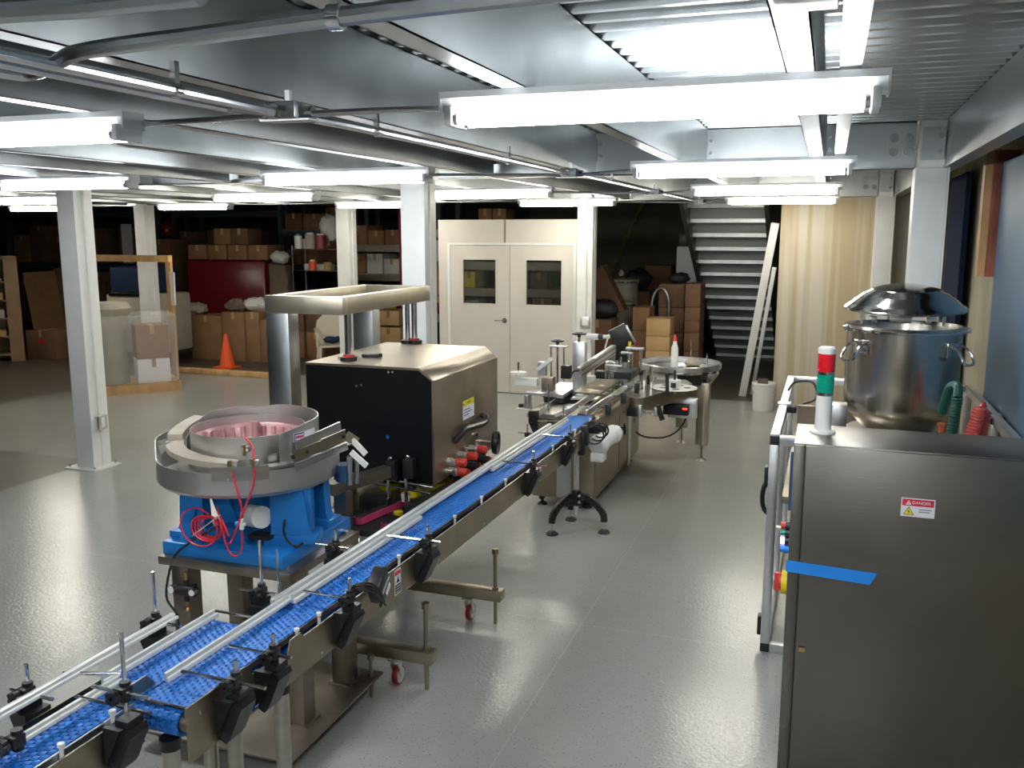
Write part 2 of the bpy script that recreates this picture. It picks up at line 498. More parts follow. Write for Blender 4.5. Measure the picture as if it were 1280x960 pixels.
def column(x, y, label, conduit=False):
    m = MB()
    w, d = .10, .095
    m.box(x - w, x + w, y - d, y + d, .012, JB + .0, bev=.006)
    m.box(x + w, x + w + .012, y - d - .004, y - d + .07, .012, JB); m.box(x + w, x + w + .012, y + .02, y + d + .03, .012, JB)
    m.box(x - w + .02, x + w - .02, y - .06, y + .06, JB, DECK)
    o = struct(m.build('column', M_white, smooth=False), label)
    m = MB(); m.box(x - .19, x + .19, y - .17, y + .17, 0, .012); bp = m.build('base_plate', M_white, o, smooth=False)
    m = MB()
    for sx in (-1, 1):
        for sy in (-1, 1): m.cyl((x + .15 * sx, y + .135 * sy, .012), (x + .15 * sx, y + .135 * sy, .035), .014, n=6)
    m.build('anchor_bolt', M_chrome, bp)
    m = MB(); m.box(x - .07, x + .07, y - d - .008, y - d, JB + .05, JB + .26); pl = m.build('bolt_plate', M_galv, o, smooth=False)
    m = MB()
    for z in (.1, .2): m.cyl((x + .045, y - d - .022, JB + z), (x + .045, y - d - .006, JB + z), .018, n=6); m.cyl((x + w + .0, y - .05, JB + z), (x + w + .05, y - .05, JB + z), .018, n=6)
    m.build('bolt', M_chrome, pl)
    if conduit:
        zc = conduit
        m = MB(); m.tube(smooth_path([(x + w + .028, y + .0, JB + .02), (x + w + .028, y + .0, 1.9), (x + w + .028, y, zc + .15), (x + w + .040, y, zc + .08)], 4), .012)
        m.build('outlet_conduit', M_white, o)
        m = MB(); m.box(x + w + .012, x + w + .065, y - .055, y + .055, zc - .06, zc + .08, bev=.004); ob = m.build('outlet_box', M_alu, o)
        m = MB(); m.box(x + w + .065, x + w + .070, y - .02, y + .02, zc - .035, zc + .055); m.build('outlet_face', M_plastic_w, ob)
    return o
column(.61, 6.8, 'white steel column against the right wall, nearer of two')
column(-3.18, 6.8, 'white steel column standing behind the box shaped capping machine')
column(-6.72, 6.8, 'white steel column at the left by the dark floor patch', .44)
column(.60, 11.9, 'white steel column beside the tan drywall, farther of two')
c = column(-3.08, 11.9, 'white steel column right of the double doors')
m = MB(); m.tube([(-3.05, 11.785, 2.7), (-3.05, 11.785, 1.13)], .011); m.build('outlet_conduit', M_white, c)
m = MB(); m.box(-3.11, -2.99, 11.75, 11.80, 1.0, 1.15, bev=.004); ob = m.build('outlet_box', M_alu, c)
m = MB(); m.box(-3.085, -3.015, 11.744, 11.75, 1.035, 1.115); m.build('outlet_face', M_plastic_w, ob)
column(-6.72, 11.9, 'white steel column behind the white plastic chair')
column(-10.35, 11.9, 'white steel column behind the shrink wrapped pallet')

# ---- double doors in a freestanding partition
DX0, DX1, DY = -5.28, -3.22, 12.0
m = MB(); zt = 2.44
m.box(DX0, -5.14, DY, DY + .10, 0, zt); m.box(-3.24, DX1 + .16, DY, DY + .10, 0, zt)
m.box(-5.14, -4.29, DY, DY + .10, 2.12, zt); m.box(-4.26, -3.24, DY, DY + .10, 2.12, zt)
wp = struct(m.build('wall_partition', M_door, smooth=False), 'cream partition around the double doors')
m = MB(); m.box(-4.29, -4.26, DY + .03, DY + .07, 2.12, zt); m.build('wood_stud', M_wood, wp, smooth=False)
m = MB(); m.box(-5.14, -5.10, DY - .012, DY + .10, 0, 2.12); m.box(-3.28, -3.24, DY - .012, DY + .10, 0, 2.12); m.box(-5.10, -3.28, DY - .012, DY + .10, 2.09, 2.12)
struct(m.build('trim_1', M_white, smooth=False), 'painted frame of the double doors')
def door(n, x0, x1, wx0, wx1, handle):
    m = MB(); z0, z1 = 1.27, 1.885
    y0, y1 = DY - .004, DY + .04
    m.box(x0, wx0, y0, y1, .01, 2.085); m.box(wx1, x1, y0, y1, .01, 2.085)
    m.box(wx0, wx1, y0, y1, .01, z0); m.box(wx0, wx1, y0, y1, z1, 2.085)
    d = struct(m.build('door_%d' % n, M_door, smooth=False), '%s leaf of the cream double doors' % ('handled left' if handle else 'plain right'))
    m = MB(); t = .018
    m.box(wx0 - t, wx1 + t, y0 - .008, y0, z0 - t, z0); m.box(wx0 - t, wx1 + t, y0 - .008, y0, z1, z1 + t)
    m.box(wx0 - t, wx0, y0 - .008, y0, z0, z1); m.box(wx1, wx1 + t, y0 - .008, y0, z0, z1)
    m.build('window_bead', M_door, d, smooth=False)
    m = MB(); m.box(wx0, wx1, y0 + .015, y0 + .02, z0, z1); m.build('window_pane', M_glass, d, smooth=False)
    if handle:
        m = MB(); c = Vector((x1 - .07, y0, 1.04))
        m.cyl(c, c + Vector((0, -.012, 0)), .035, n=20); m.cyl(c, c + Vector((0, -.05, 0)), .012)
        m.tube(smooth_path([c + Vector((0, -.05, 0)), c + Vector((-.06, -.055, 0)), c + Vector((-.13, -.05, -.005))], 4), .010)
        m.build('door_handle', M_chrome, d)
    return d
door(1, -5.098, -4.205, -4.90, -4.41, True)
door(2, -4.197, -3.282, -3.955, -3.45, False)

# ---- right wall and drywall
m = MB(); m.box(-.60, 1.3, 12.12, 12.25, 0, 3.0); struct(m.build('wall_drywall', M_drywall, smooth=False), 'tan drywall with vertical joint compound bands')
m = MB()
m.box(1.12, 1.3, -9, 12.2, 0, 4.5)
struct(m.build('wall_right', M_conc, smooth=False), 'olive grey concrete wall along the right side')
m = MB(); m.box(1.02, 1.06, 2.0, 6.62, 1.18, JB + .02); struct(m.build('trim_2', M_bluewall, smooth=False), 'blue insulation board on the right wall nearest the viewer')
m = MB(); m.box(1.02, 1.06, 8.3, 9.3, 0, 2.75); struct(m.build('trim_3', M_navy, smooth=False), 'dark navy board beside the nearer right column')
m = MB(); m.box(.98, 1.06, 10.2, 11.9, 0, 2.75); struct(m.build('trim_4', M_navy, smooth=False), 'dark navy board beside the farther right column')
m = MB(); m.box(.99, 1.12, 6.66, 6.80, 1.98, JB + .1); m.box(.975, .99, 6.67, 6.70, 1.98, JB + .1)
struct(m.build('trim_5', M_redwood, smooth=False), 'short red stained wood post hanging on the right wall')
m = MB(); m.box(.93, .985, 6.70, 6.80, 1.98, JB + .1); struct(m.build('trim_6', M_wood, smooth=False), 'pale wood stud against the red stained post')

# ================================================================== LIGHTS
LX = {'A': -.52, 'B': -3.12, 'C': -5.55, 'D': -8.75, 'E': -11.62}
def light(x, y, label, warm=False):
    t = thing('ceiling_light', label, 'light', (x, y, 2.588), 'fluorescent strip lights under the mezzanine')
    L = .635; zt = JB
    m = MB()
    m.prism([(x - L, y - .054, zt), (x - L, y + .054, zt), (x - L, y + .054, zt - .02), (x - L, y + .036, zt - .056), (x - L, y - .036, zt - .056), (x - L, y - .054, zt - .02)], (2 * L, 0, 0))
    m.build('housing', M_fix, t, smooth=False)
    for sx in (-1, 1):
        m = MB(); m.box(x + sx * (L - .03) - .012, x + sx * (L - .03) + .012, y - .066, y + .066, zt - .102, zt - .045, bev=.005)
        m.build('lamp_holder', M_fix, t)
        m = MB(); m.box(x + sx * L - .003, x + sx * L + .003, y - .055, y + .055, zt - .06, zt); e = m.build('end_cap', M_fix, t, smooth=False)
    for sy in (-1, 1):
        m = MB(); m.cyl((x - L + .043, y + sy * .043, zt - .080), (x + L - .043, y + sy * .043, zt - .080), .0185, n=10)
        m.build('tube', M_lampw if warm else M_lamp, t)
        for sx in (-1, 1):
            m = MB(); m.cyl((x + sx * (L - .043), y + sy * .043, zt - .080), (x + sx * (L - .058), y + sy * .043, zt - .080), .0192, n=10)
            m.build('tube_cap', M_alu, t)
    return t
light(LX['A'] + .01, 2.68, 'large glowing strip light nearest the viewer, over the aisle beside the steel cabinet')
light(-3.0, 2.70, 'glowing strip light at the left frame edge nearest the viewer, above the bowl feeder')
light(LX['A'], 5.55, 'glowing strip light above the turntable aisle, second one back in its line')
light(LX['B'], 5.55, 'glowing strip light above the capping machine roof frame')
light(-5.52, 5.55, 'glowing strip light above the top of the leftmost white column')
light(LX['A'] - .04, 8.35, 'glowing strip light third back in the line over the turntable aisle', True)
light(LX['B'], 8.35, 'glowing strip light left above the double doors, nearer of the pair there', True)
light(-5.66, 8.35, 'glowing strip light above the orange cone and red wrapped pallet', True)
light(-8.72, 8.35, 'glowing strip light peeking above the leftmost white column, third row back', True)
light(LX['A'] - .04, 11.15, 'glowing strip light farthest back in the line before the stairs', True)
light(-3.14, 11.15, 'glowing strip light right above the double doors, farther of the pair there', True)
light(-5.78, 11.15, 'glowing strip light above the white plastic chair', True)
light(-8.76, 11.15, 'glowing strip light above the shrink wrapped pallet, farthest row', True)
light(-11.62, 11.15, 'glowing strip light farthest left, left of the leftmost column top', True)
light(LX['A'], -.05, 'strip light directly over the viewpoint')
light(LX['B'], -.05, 'strip light over the near end of the infeed conveyor')
light(LX['A'], -2.6, 'added unseen strip light behind the viewpoint, right one')  # unseen rear row, added to brighten the fronts of the machines
light(LX['B'], -2.6, 'added unseen strip light behind the viewpoint, left one')  # second added light of that rear row

# ================================================================== CONDUITS
def conduit(pts, r, label, straps=(), sub=5, straight=False):
    m = MB(); m.tube(pts if straight else smooth_path(pts, sub), r, n=10)
    o = m.build('ceiling_conduit', M_cond); tag(o, label, 'conduit')
    for p, d in straps:
        p = Vector(p); d = Vector(d).normalized()
        m = MB(); m.cyl(p - d * .012, p + d * .012, r + .005, n=12); m.box(p.x - .008, p.x + .008, p.y - .008, p.y + .008, p.z, JB if p.z < JB else DECK)
        m.build('strap', M_chrome, o)
    return o
zc = 2.62
conduit([(-1.57, -1, zc), (-1.57, 2.37, zc), ], .014, 'steel conduit run toward the nearest junction box, right one of the pair', straight=True, straps=[((-1.57, 1.95, zc), (0, 1, 0))])
conduit([(-1.65, -1, zc), (-1.65, 2.0, zc), (-1.63, 2.25, zc), (-1.60, 2.37, zc)], .014, 'steel conduit run toward the nearest junction box, left one of the pair')
conduit([(-1.55, 2.56, zc), (-1.53, 3.2, zc), (-1.53, 5.3, zc), (-1.55, 5.44, zc)], .014, 'steel conduit between the first and second junction boxes', straps=[((-1.53, 2.95, zc), (0, 1, 0)), ((-1.53, 4.35, zc), (0, 1, 0))])
conduit([(-1.52, 5.62, zc), (-1.50, 6.0, zc), (-1.50, 7.7, zc), (-1.52, 8.24, zc)], .014, 'steel conduit between the second and third junction boxes', straps=[((-1.5, 6.5, zc), (0, 1, 0))])
conduit([(-1.52, 8.44, zc), (-1.50, 9, zc), (-1.50, 11.05, zc)], .014, 'steel conduit from the third junction box to the far end', straight=True)
def jbox(x, y, label):
    o = thing('ceiling_junction_box', label, 'junction box', (x, y, JB - .06), 'galvanized junction boxes on the ceiling conduit')
    m = MB(); m.box(x - .05, x + .05, y - .05, y + .05, JB - .085, JB - .035, bev=.004); b = m.build('box_body', M_galv, o)
    m = MB(); m.box(x - .085, x + .085, y - .03, y + .03, JB - .09, JB - .084); m.box(x - .008, x + .008, y - .008, y + .008, JB - .04, JB + .002); m.build('cover_plate', M_alu, o, smooth=False)
    m = MB()
    for d in ((1, 0), (-1, 0), (0, 1), (0, -1)):
        m.cyl((x + d[0] * .05, y + d[1] * .05, zc + .005), (x + d[0] * .085, y + d[1] * .085, zc + .005), .019, n=8)
    m.build('connector', M_chrome, o)
    return o
jbox(-1.57, 2.46, 'junction box nearest the viewer, left of the largest light')
jbox(-1.54, 5.53, 'junction box between the second row lights')
jbox(-1.53, 8.34, 'junction box right of the light before the double doors')
jbox(-1.50, 11.12, 'junction box farthest back, left of the stairs')
conduit([(-1.49, 2.46, zc), (-1.3, 2.6, zc + .02), (-1.11, 2.75, zc + .035)], .010, 'thin conduit from the nearest junction box to the largest light')
conduit([(-1.66, 2.46, zc), (-2.0, 2.62, zc + .02), (-2.37, 2.75, zc + .035)], .010, 'thin conduit from the nearest junction box to the left edge light')
conduit([(-1.46, 5.53, zc), (-1.14, 5.55, zc + .02)], .010, 'thin conduit from the second junction box rightward', straight=True)
conduit([(-1.62, 5.53, zc), (-2.5, 5.55, zc + .02)], .010, 'thin conduit from the second junction box leftward', straight=True)
conduit([(-1.62, 8.34, zc), (-2.5, 8.35, zc + .02)], .010, 'thin conduit left of the third junction box', straight=True)
conduit([(-1.45, 8.34, zc), (-1.18, 8.35, zc + .02)], .010, 'thin conduit right of the third junction box', straight=True)
conduit([(-1.42, 11.12, zc), (-1.2, 11.15, zc + .02)], .010, 'thin conduit right of the farthest junction box', straight=True)
conduit([(-1.58, 11.12, zc), (-2.52, 11.15, zc + .02)], .010, 'thin conduit left of the farthest junction box', straight=True)
q = [PZ(-40, 80, 2.63), PZ(0, 88, 2.63), PZ(35, 92, 2.63), PZ(62, 84, 2.63), PZ(90, 68, 2.63), PZ(140, 58, 2.63), PZ(250, 44, 2.63), PZ(400, 24, 2.63), PZ(560, 4, 2.63), PZ(760, -18, 2.63)]
conduit(q, .017, 'thick steel conduit with an offset bend crossing the near ceiling', sub=6, straps=[(PZ(420, 21.5, 2.63), (1, .06, 0))])
q = [PZ(-60, 18, 2.64), PZ(100, 8, 2.64), PZ(250, -8, 2.64)]
conduit(q, .02, 'thick steel conduit at the top left corner of the ceiling', straight=True)
q = [PY(905, 240, 8.2), PY(935, 246, 8.2), PY(990, 250, 8.2)]
# ceiling mounted box at the top edge
t = thing('ceiling_box', 'dark grey metal box hanging at the top centre above the largest light', 'electrical box', (-.06, 1.75, 2.6))
a, b = PZ(968, 14, 2.62), PZ(1048, 11, 2.62)
m = MB(); m.box(a.x, b.x, a.y - .12, a.y + .02, 2.62, JB, bev=.004); m.build('box_body', M_alu, t)
m = MB(); m.box(b.x - .035, b.x - .01, a.y + .02, a.y + .028, 2.63, 2.67); m.build('cover_latch', M_plastic_w, t)
# world: nearly dark
w = bpy.data.worlds.new('world'); scene.world = w; w.use_nodes = True
w.node_tree.nodes['Background'].inputs[0].default_value = (.5, .6, .8, 1)
w.node_tree.nodes['Background'].inputs[1].default_value = .02
scene.view_settings.view_transform = 'Standard'
scene.view_settings.look = 'None'
scene.view_settings.gamma = 1
scene.view_settings.exposure = 0.65
scene.view_settings.use_curve_mapping = False
scene.cycles.use_denoising = True
scene.cycles.max_bounces = 8
scene.cycles.sample_clamp_indirect = 8
# ================================================================== CONVEYORS
CA = math.radians(1.16)
def frame_at(x, y, ang=CA):
    """local frame: X to the right of travel, Y along the belt"""
    return Matrix.Translation((x, y, 0)) @ Matrix.Rotation(-ang, 4, 'Z')
MC = frame_at(-1.786, 2.0)        # main conveyor, s = 0 at its near end roller
MI = frame_at(-1.957, 2.0)        # infeed conveyor
BZ = .90                          # belt top

def belt_mesh(M, s0, s1, hw, r, near_round=True, far_round=True, pitch=.0254):
    """modular belt: a closed loop of hinged links, each link a chunky rounded bar with cut-outs"""
    m = MB(M); zc = BZ - r
    path = []; s = s0 + r
    n = int((s1 - s0 - 2 * r) / pitch)
    for i in range(n + 1): path.append((s0 + r + i * pitch, BZ, 0.0))
    k = max(3, int(PI * r / pitch))
    for i in range(1, k):
        a = PI * i / k
        path.append((s0 + r - math.sin(a) * r, zc + math.cos(a) * r, a))
    for i in range(1, k):
        a = PI * i / k
        path.append((s0 + r + n * pitch + math.sin(a) * r, zc + math.cos(a) * r, -a))
    fingers = 9
    for s, z, a in path:
        ca, sa = math.cos(a), math.sin(a)
        fw = 2 * hw / fingers
        for f in range(fingers):
            x0 = -hw + f * fw; sh = (.25 if f % 2 else -.25) * pitch
            prof = [(-.46 * pitch + sh, -.009), (-.46 * pitch + sh, -.003), (-.2 * pitch + sh, 0), (.2 * pitch + sh, 0), (.46 * pitch + sh, -.003), (.46 * pitch + sh, -.009)]
            poly = [(x0 + .0008, s + ca * u - (-sa) * w * -1, z + w * ca + u * sa) for u, w in prof]
            m.prism(poly, (fw - .0016, 0, 0))
    # under side
    m.box(-hw, hw, s0 + r, s0 + r + n * pitch, BZ - 2 * r - .006, BZ - 2 * r + .002)
    return m
def hexplate(m, c, r, t): pass

def bracket(M, parent, s, side, n_plate, rod_in, rod_out, post_h, wedge=True, name='rail_bracket', zr=.957):
    """rail holder: moulded wedge on the side plate, vertical post, cross clamp with star knob, horizontal rod"""
    m = MB(M); x = n_plate * side
    o = side
    # wedge: wide at the top, tapering to a blunt foot
    ox = o * (.046 if wedge else .02)
    if wedge:
        m.prism([(x + o * .005, s - .036, .905), (x + o * .080, s - .036, .905), (x + o * .086, s - .036, .885), (x + o * .042, s - .036, .785), (x + o * .026, s - .036, .765), (x + o * .005, s - .036, .775)], (0, .072, 0))
        m.prism([(x + o * .005, s - .052, .912), (x + o * .066, s - .052, .912), (x + o * .012, s - .052, .800), (x + o * .005, s - .052, .800)], (0, .016, 0))
        m.box(min(x + o * .03, x + o * .075), max(x + o * .03, x + o * .075), s - .03, s + .03, .903, .928)
    b = m.build(name, M_black, parent)
    m = MB(M); m.cyl((x + ox, s, .86), (x + ox, s, .93 + post_h), .0062, n=10); m.build('post', M_chrome, b)
    m = MB(M); m.obox((x + ox, s - .008, zr), (.036, .042, .034), bev=.005)
    m.cyl((x + ox, s, zr - .03), (x + ox, s, zr + .028), .015, n=12)
    m.build('clamp', M_black, b)
    m = MB(M); c = Vector((x + ox, s - .045, zr))
    m.cyl(c + Vector((0, .02, 0)), c, .009, n=10)
    for k in range(5):
        a = 2 * PI * k / 5
        m.cyl(c + Vector((math.cos(a) * .013, .008, math.sin(a) * .013)), c + Vector((math.cos(a) * .013, -.010, math.sin(a) * .013)), .009, n=8)
    m.build('star_knob', M_black, b)
    m = MB(M); m.cyl((rod_in, s - .012, zr), (rod_out, s - .012, zr), .0055, n=10); m.build('rod', M_chrome, b)
    return b
def rail(M, parent, n, s0, s1, z, name='guide_rail', w=.012, h=.030):
    """stainless bar with a white low-friction strip clipped on its belt side"""
    m = MB(M); m.box(n - w, n, s0, s1, z, z + h, bev=.002); r = m.build(name, M_rail, parent)
    m = MB(M); m.box(n, n + .010, s0 - .004, s1 + .004, z + .002, z + h * .62, bev=.003); m.build('wear_strip', M_plastic_w, r)
    return r
def spacer(M, parent, s, n):
    m = MB(M); m.cyl((n, s, .842), (n, s, .918), .006, n=8); m.cyl((n, s, .918), (n, s, .928), .010, n=8); m.build('spacer', M_plastic_w, parent)

# ---- main conveyor
conv = thing('conveyor', 'long stainless conveyor with a blue belt reaching from the foreground to the labeling machine', 'conveyor', (-1.75, 4.2, 0))
HW, NP, S1 = .083, .142, 4.55
belt_mesh(MC, -.045, S1, HW, .042).build('belt', M_belt, conv, smooth=False)
def side_plate(M, parent, sg, s0, s1, npl, prof, t=.005, material=None):
    x = npl * sg
    m = MB(M); m.prism([(x, s, z) for s, z in prof], (sg * t, 0, 0))
    o = m.build('side_plate', material or M_plate, parent, smooth=False)
    return o
pr = [(-.07, .775), (-.07, .945), (.20, .945), (.23, .905), (.42, .87), (.44, .925), (.50, .925), (.52, .905), (S1, .905), (S1, .775)]
sp = side_plate(MC, conv, 1, 0, 0, NP, pr)
for s in (.06, .30, .62, 1.05, 1.6, 2.15, 2.7, 3.25):
    for dz in ((.80, .835) if s > 1 else (.80,)):
        m = MB(MC); m.cyl((NP + .004, s, dz), (NP + .010, s, dz), .006, n=10); m.build('bolt', M_chrome, sp)
side_plate(MC, conv, -1, 0, 0, .10, [(-.07, .775), (-.07, .945), (.05, .945), (.10, .88), (.55, .88), (.60, .895), (S1, .895), (S1, .775)])
m = MB(MC); m.box(HW + .002, HW + .005, .05, S1, .875, .896); m.build('belt_edge_strip', M_dsteel, conv, smooth=False)
m = MB(MC); m.box(-.10, .142, .10, S1 - .1, .80, .81); m.build('bed_plate', M_dsteel, conv, smooth=False)
m = MB(MC); m.box(HW + .005, NP, .10, S1, .838, .842); m.build('inner_flange', M_rubber, conv, smooth=False)  # coloured dark so the gap beside the belt looks shaded
m = MB(MC); m.cyl((-.14, -.012, .905), (.148, -.012, .905), .006, n=10); m.build('end_rod', M_chrome, conv)
m = MB(MC); m.cyl((-.10, -.003, .858), (.142, -.003, .858), .030, n=20); m.build('end_roller', M_dsteel, conv)
for s in (.52, .66, .86, 1.08, 1.28, 1.55, 1.86, 2.2, 2.55, 3.0, 3.4, 3.9, 4.3): spacer(MC, conv, s, .118)
# rails
rail(MC, conv, -.050, .08, .72, .915)
rail(MC, conv, -.066, .66, 3.95, .912, w=.022, h=.036)
rail(MC, conv, -.012, .70, 1.75, .925, h=.034)
rail(MC, conv, -.012, 2.68, 4.15, .925, h=.034)
for s, ri, ro, ph, in ((.10, .0, .30, .09), (.29, .03, .26, .09), (.76, .0, .17, .10), (1.42, -.005, .25, .09), (2.82, -.005, .27, .10), (3.55, -.005, .24, .11)):
    bracket(MC, conv, s, 1, NP, ri, ro, ph)
for s, ph in ((.70, .22), (1.22, .10)):
    bracket(MC, conv, s, -1, .104, -.08, -.24, ph)
m = MB(MC); m.cyl((-.12, .76, .93), (-.12, .76, 1.10), .0035, n=6); m.build('thin_rod', M_chrome, conv)
# photo eye on the right plate
m = MB(MC); m.obox((.19, .97, .925), (.055, .105, .10), rot=(.5, 0, .15), bev=.006); se = m.build('sensor', M_black, conv)
m = MB(MC); m.obox((.219, .975, .925), (.003, .085, .012), rot=(.5, 0, .15)); m.build('sensor_edge', M_alu, se, smooth=False)
m = MB(MC); m.obox((.2205, .99, .905), (.002, .05, .02), rot=(.5, 0, .15)); m.build('sensor_label', M_paper_w, se, smooth=False)
m = MB(MC)
for k in range(4):
    m.tube(smooth_path([(.175 + .004 * k, .80, .95), (.20, .77 + .01 * k, 1.0 - .01 * k), (.23 + .005 * k, .84, .985 - .012 * k), (.235, .91 + .01 * k, .92 - .02 * k), (.225, .92, .86 + .01 * k), (.21, .94, .89)], 5), .0042, n=6)
m.build('sensor_cable', M_cable, se)
# warning decals
def decal(M, parent, s, z0, z1, w, npl):
    x = npl + .0062
    m = MB(M); m.box(npl + .005, x, s, s + w, z0, z1); d = m.build('warning_label', M_paper_w, parent, smooth=False)
    m = MB(M); m.box(x, x + .0006, s + .004, s + w - .004, z1 - .022, z1 - .005); m.build('label_header', M_label_r, d, smooth=False)
    m = MB(M); a = z1 - .055
    m.prism([(x, s + w * .25, a), (x, s + w * .8, a), (x, s + w * .62, a + .012), (x, s + w * .55, a + .026), (x, s + w * .42, a + .012)], (.0006, 0, 0)); m.build('label_pictogram', M_label_k, d, smooth=False)
    m = MB(M); m.box(x, x + .0006, s + .005, s + w - .005, z0 + .005, z0 + .042); tx = m.build('label_text_block', M_label_k, d, smooth=False)
    m = MB(M)
    for k in range(3): m.box(x + .0006, x + .001, s + .010, s + w - .012, z0 + .010 + k * .011, z0 + .013 + k * .011)
    m.build('label_text', M_paper_w, d, smooth=False)
decal(MC, sp, 1.18, .79, .895, .055, NP)
decal(MC, sp, 3.02, .79, .895, .055, NP)
m = MB(MC); m.box(NP + .005, NP + .0062, .22, .36, .782, .80); d = m.build('blue_name_strip', M_label_b, sp, smooth=False)
m = MB(MC); m.box(NP + .0062, NP + .0066, .235, .345, .789, .793); m.build('strip_line', M_paper_w, d, smooth=False)
# supports
def tube_leg(M, parent, n, s, z1=.78):
    m = MB(M); m.cyl((n, s, .05), (n, s, z1 - .03), .026, n=20); L = m.build('leg', M_steel, parent)
    m = MB(M); m.cyl((n, s, z1 - .035), (n, s, z1), .032, n=16); m.build('leg_collar', M_black, L)
    m = MB(M); m.cyl((n, s, .02), (n, s, .055), .012, n=8); m.cyl((n, s, 0), (n, s, .02), .045, .03, n=16); m.build('foot', M_rubber, L)
tube_leg(MC, conv, .0, .02); tube_leg(MC, conv, .115, .42)
tube_leg(MC, conv, -.085, .42)
def caster(M, parent, n, s, z1, r=.038):
    m = MB(M); m.box(n - .03, n + .03, s - .03, s + .03, z1 - .006, z1); m.cyl((n, s, z1 - .024), (n, s, z1 - .006), .022, n=14)
    for sx in (-1, 1): m.prism([(n + sx * .019, s - .02, z1 - .024), (n + sx * .019, s + .022, z1 - .024), (n + sx * .019, s + .034, r), (n + sx * .019, s + .018, r - .01)], (sx * .003, 0, 0))
    c = m.build('caster', M_alu, parent)
    m = MB(M); m.lathe([(r - .012, -.014), (r - .002, -.014), (r, -.010), (r, .010), (r - .002, .014), (r - .012, .014)], (n, s + .024, r), 24, (1, 0, 0)); m.build('caster_tread', M_maroon, c)
    m = MB(M); m.cyl((n - .016, s + .024, r), (n + .016, s + .024, r), r - .011, n=20); m.build('caster_hub', M_alu, c)
# outrigger bars with casters of the capping machine's base (they pass under the belt) are built with the capper

# ---- infeed conveyor at the left
inf = thing('conveyor', 'short blue belt infeed conveyor at the bottom left running alongside the long one', 'conveyor', (-1.97, 1.2, 0))
HWI = .082
belt_mesh(MI, -1.1, .58, HWI, .042).build('belt', M_belt, inf, smooth=False)
side_plate(MI, inf, 1, 0, 0, .115, [(-1.1, .775), (-1.1, .895), (-.17, .895), (-.10, .85), (-.02, .78), (-.05, .775)])
side_plate(MI, inf, -1, 0, 0, .115, [(-1.1, .775), (-1.1, .895), (.60, .895), (.60, .775)])
m = MB(MI); m.box(.083, .090, -1.0, .0, .875, .897); m.build('belt_edge_strip', M_alu, inf, smooth=False)
m = MB(MI); m.box(-.11, .11, -1.0, .5, .80, .81); m.build('bed_plate', M_dsteel, inf, smooth=False)
m = MB(MI); m.cyl((-.10, .59, .905), (.085, .59, .905), .005, n=8); m.build('end_rod', M_chrome, inf)
rail(MI, inf, .0, -1.0, .02, .925, h=.022)
rail(MI, inf, -.045, .0, .52, .918, h=.03)
rail(MI, inf, -.115, -.36, .40, .95, w=.02, h=.022)
bracket(MI, inf, -.13, 1, .120, .06, .26, .25, zr=1.005)
m = MB(MI); m.cyl((-.03, -.12, .945), (.24, -.12, .945), .0055, n=8); m.build('lower_rod', M_chrome, inf)
bracket(MI, inf, -.36, 1, .0, -.03, .03, .02, wedge=False, name='rail_clamp')
bracket(MI, inf, -.16, -1, .12, -.06, -.22, .11)
bracket(MI, inf, .36, -1, .12, -.05, -.20, .20)
spacer(MI, inf, -.30, .102); spacer(MI, inf, -.12, .102)
m = MB(MI); m.cyl((-.16, -.04, .955), (.02, .005, .965), .0055, n=8); m.build('cross_rod', M_chrome, inf)
for n in (-.05, .05):
    tube_leg(MI, inf, n, -.55)
tube_leg(MI, inf, -.0, .40)
# ================================================================== BOWL FEEDER
fx, fy = -2.70, 3.82
st = thing('feeder_stand', 'dark steel stand on a floor plate carrying the blue vibratory bowl feeder', 'stand', (-2.44, 3.45, 0))
m = MB(); m.box(-2.785, -2.095, 3.15, 3.76, .792, .83, bev=.003); top = m.build('stand_top', M_dsteel, st)
for x in (-2.74, -2.14):
    for y in (3.20, 3.71):
        m = MB(); m.cyl((x, y, .83), (x, y, .842), .013, n=6); m.build('bolt', M_chrome, top)
m = MB(); m.box(-2.86, -1.985, 2.93, 3.76, .10, .112, bev=.003); bp = m.build('floor_plate', M_dsteel, st)
for x, y in ((-2.02, 2.97), (-2.02, 3.70), (-2.82, 2.97), (-2.82, 3.70)):
    m = MB(); m.cyl((x, y, .0), (x, y, .20), .010, n=10); m.cyl((x, y, .20), (x, y, .225), .017, n=6); m.cyl((x, y, .112), (x, y, .125), .017, n=6); m.build('leveling_bolt', M_dsteel, bp)
for x in (-2.70, -2.12):
    for y in (3.23, 3.62):
        yy = y - .2 if (x > -2.3 and y < 3.3) else y
        m = MB(); m.box(x - .045, x + .045, y - .045, y + .045, .112, .792, bev=.003); L = m.build('leg', M_dsteel, st)
        m = MB(); m.box(x - .06, x + .06, y - .06, y + .06, .112, .122); m.build('leg_flange', M_dsteel, L)
for x in (-2.10, -2.75):
    for y in (3.05, 3.62): caster(None, bp, x, y, .10)
b0, b1 = PY(412, 612, 3.86), PY(484, 589, 4.22)
m = MB(); m.bar(b0, b1, .06, .06); sb = m.build('chute_support_beam', M_plate, st)
b2 = b0.lerp(b1, .22)
m = MB(); m.box(b2.x - .035, b2.x + .035, b2.y - .035, b2.y + .035, .02, b2.z - .02); m.cyl((b2.x, b2.y, 0), (b2.x, b2.y, .02), .045); m.build('beam_leg', M_dsteel, st)
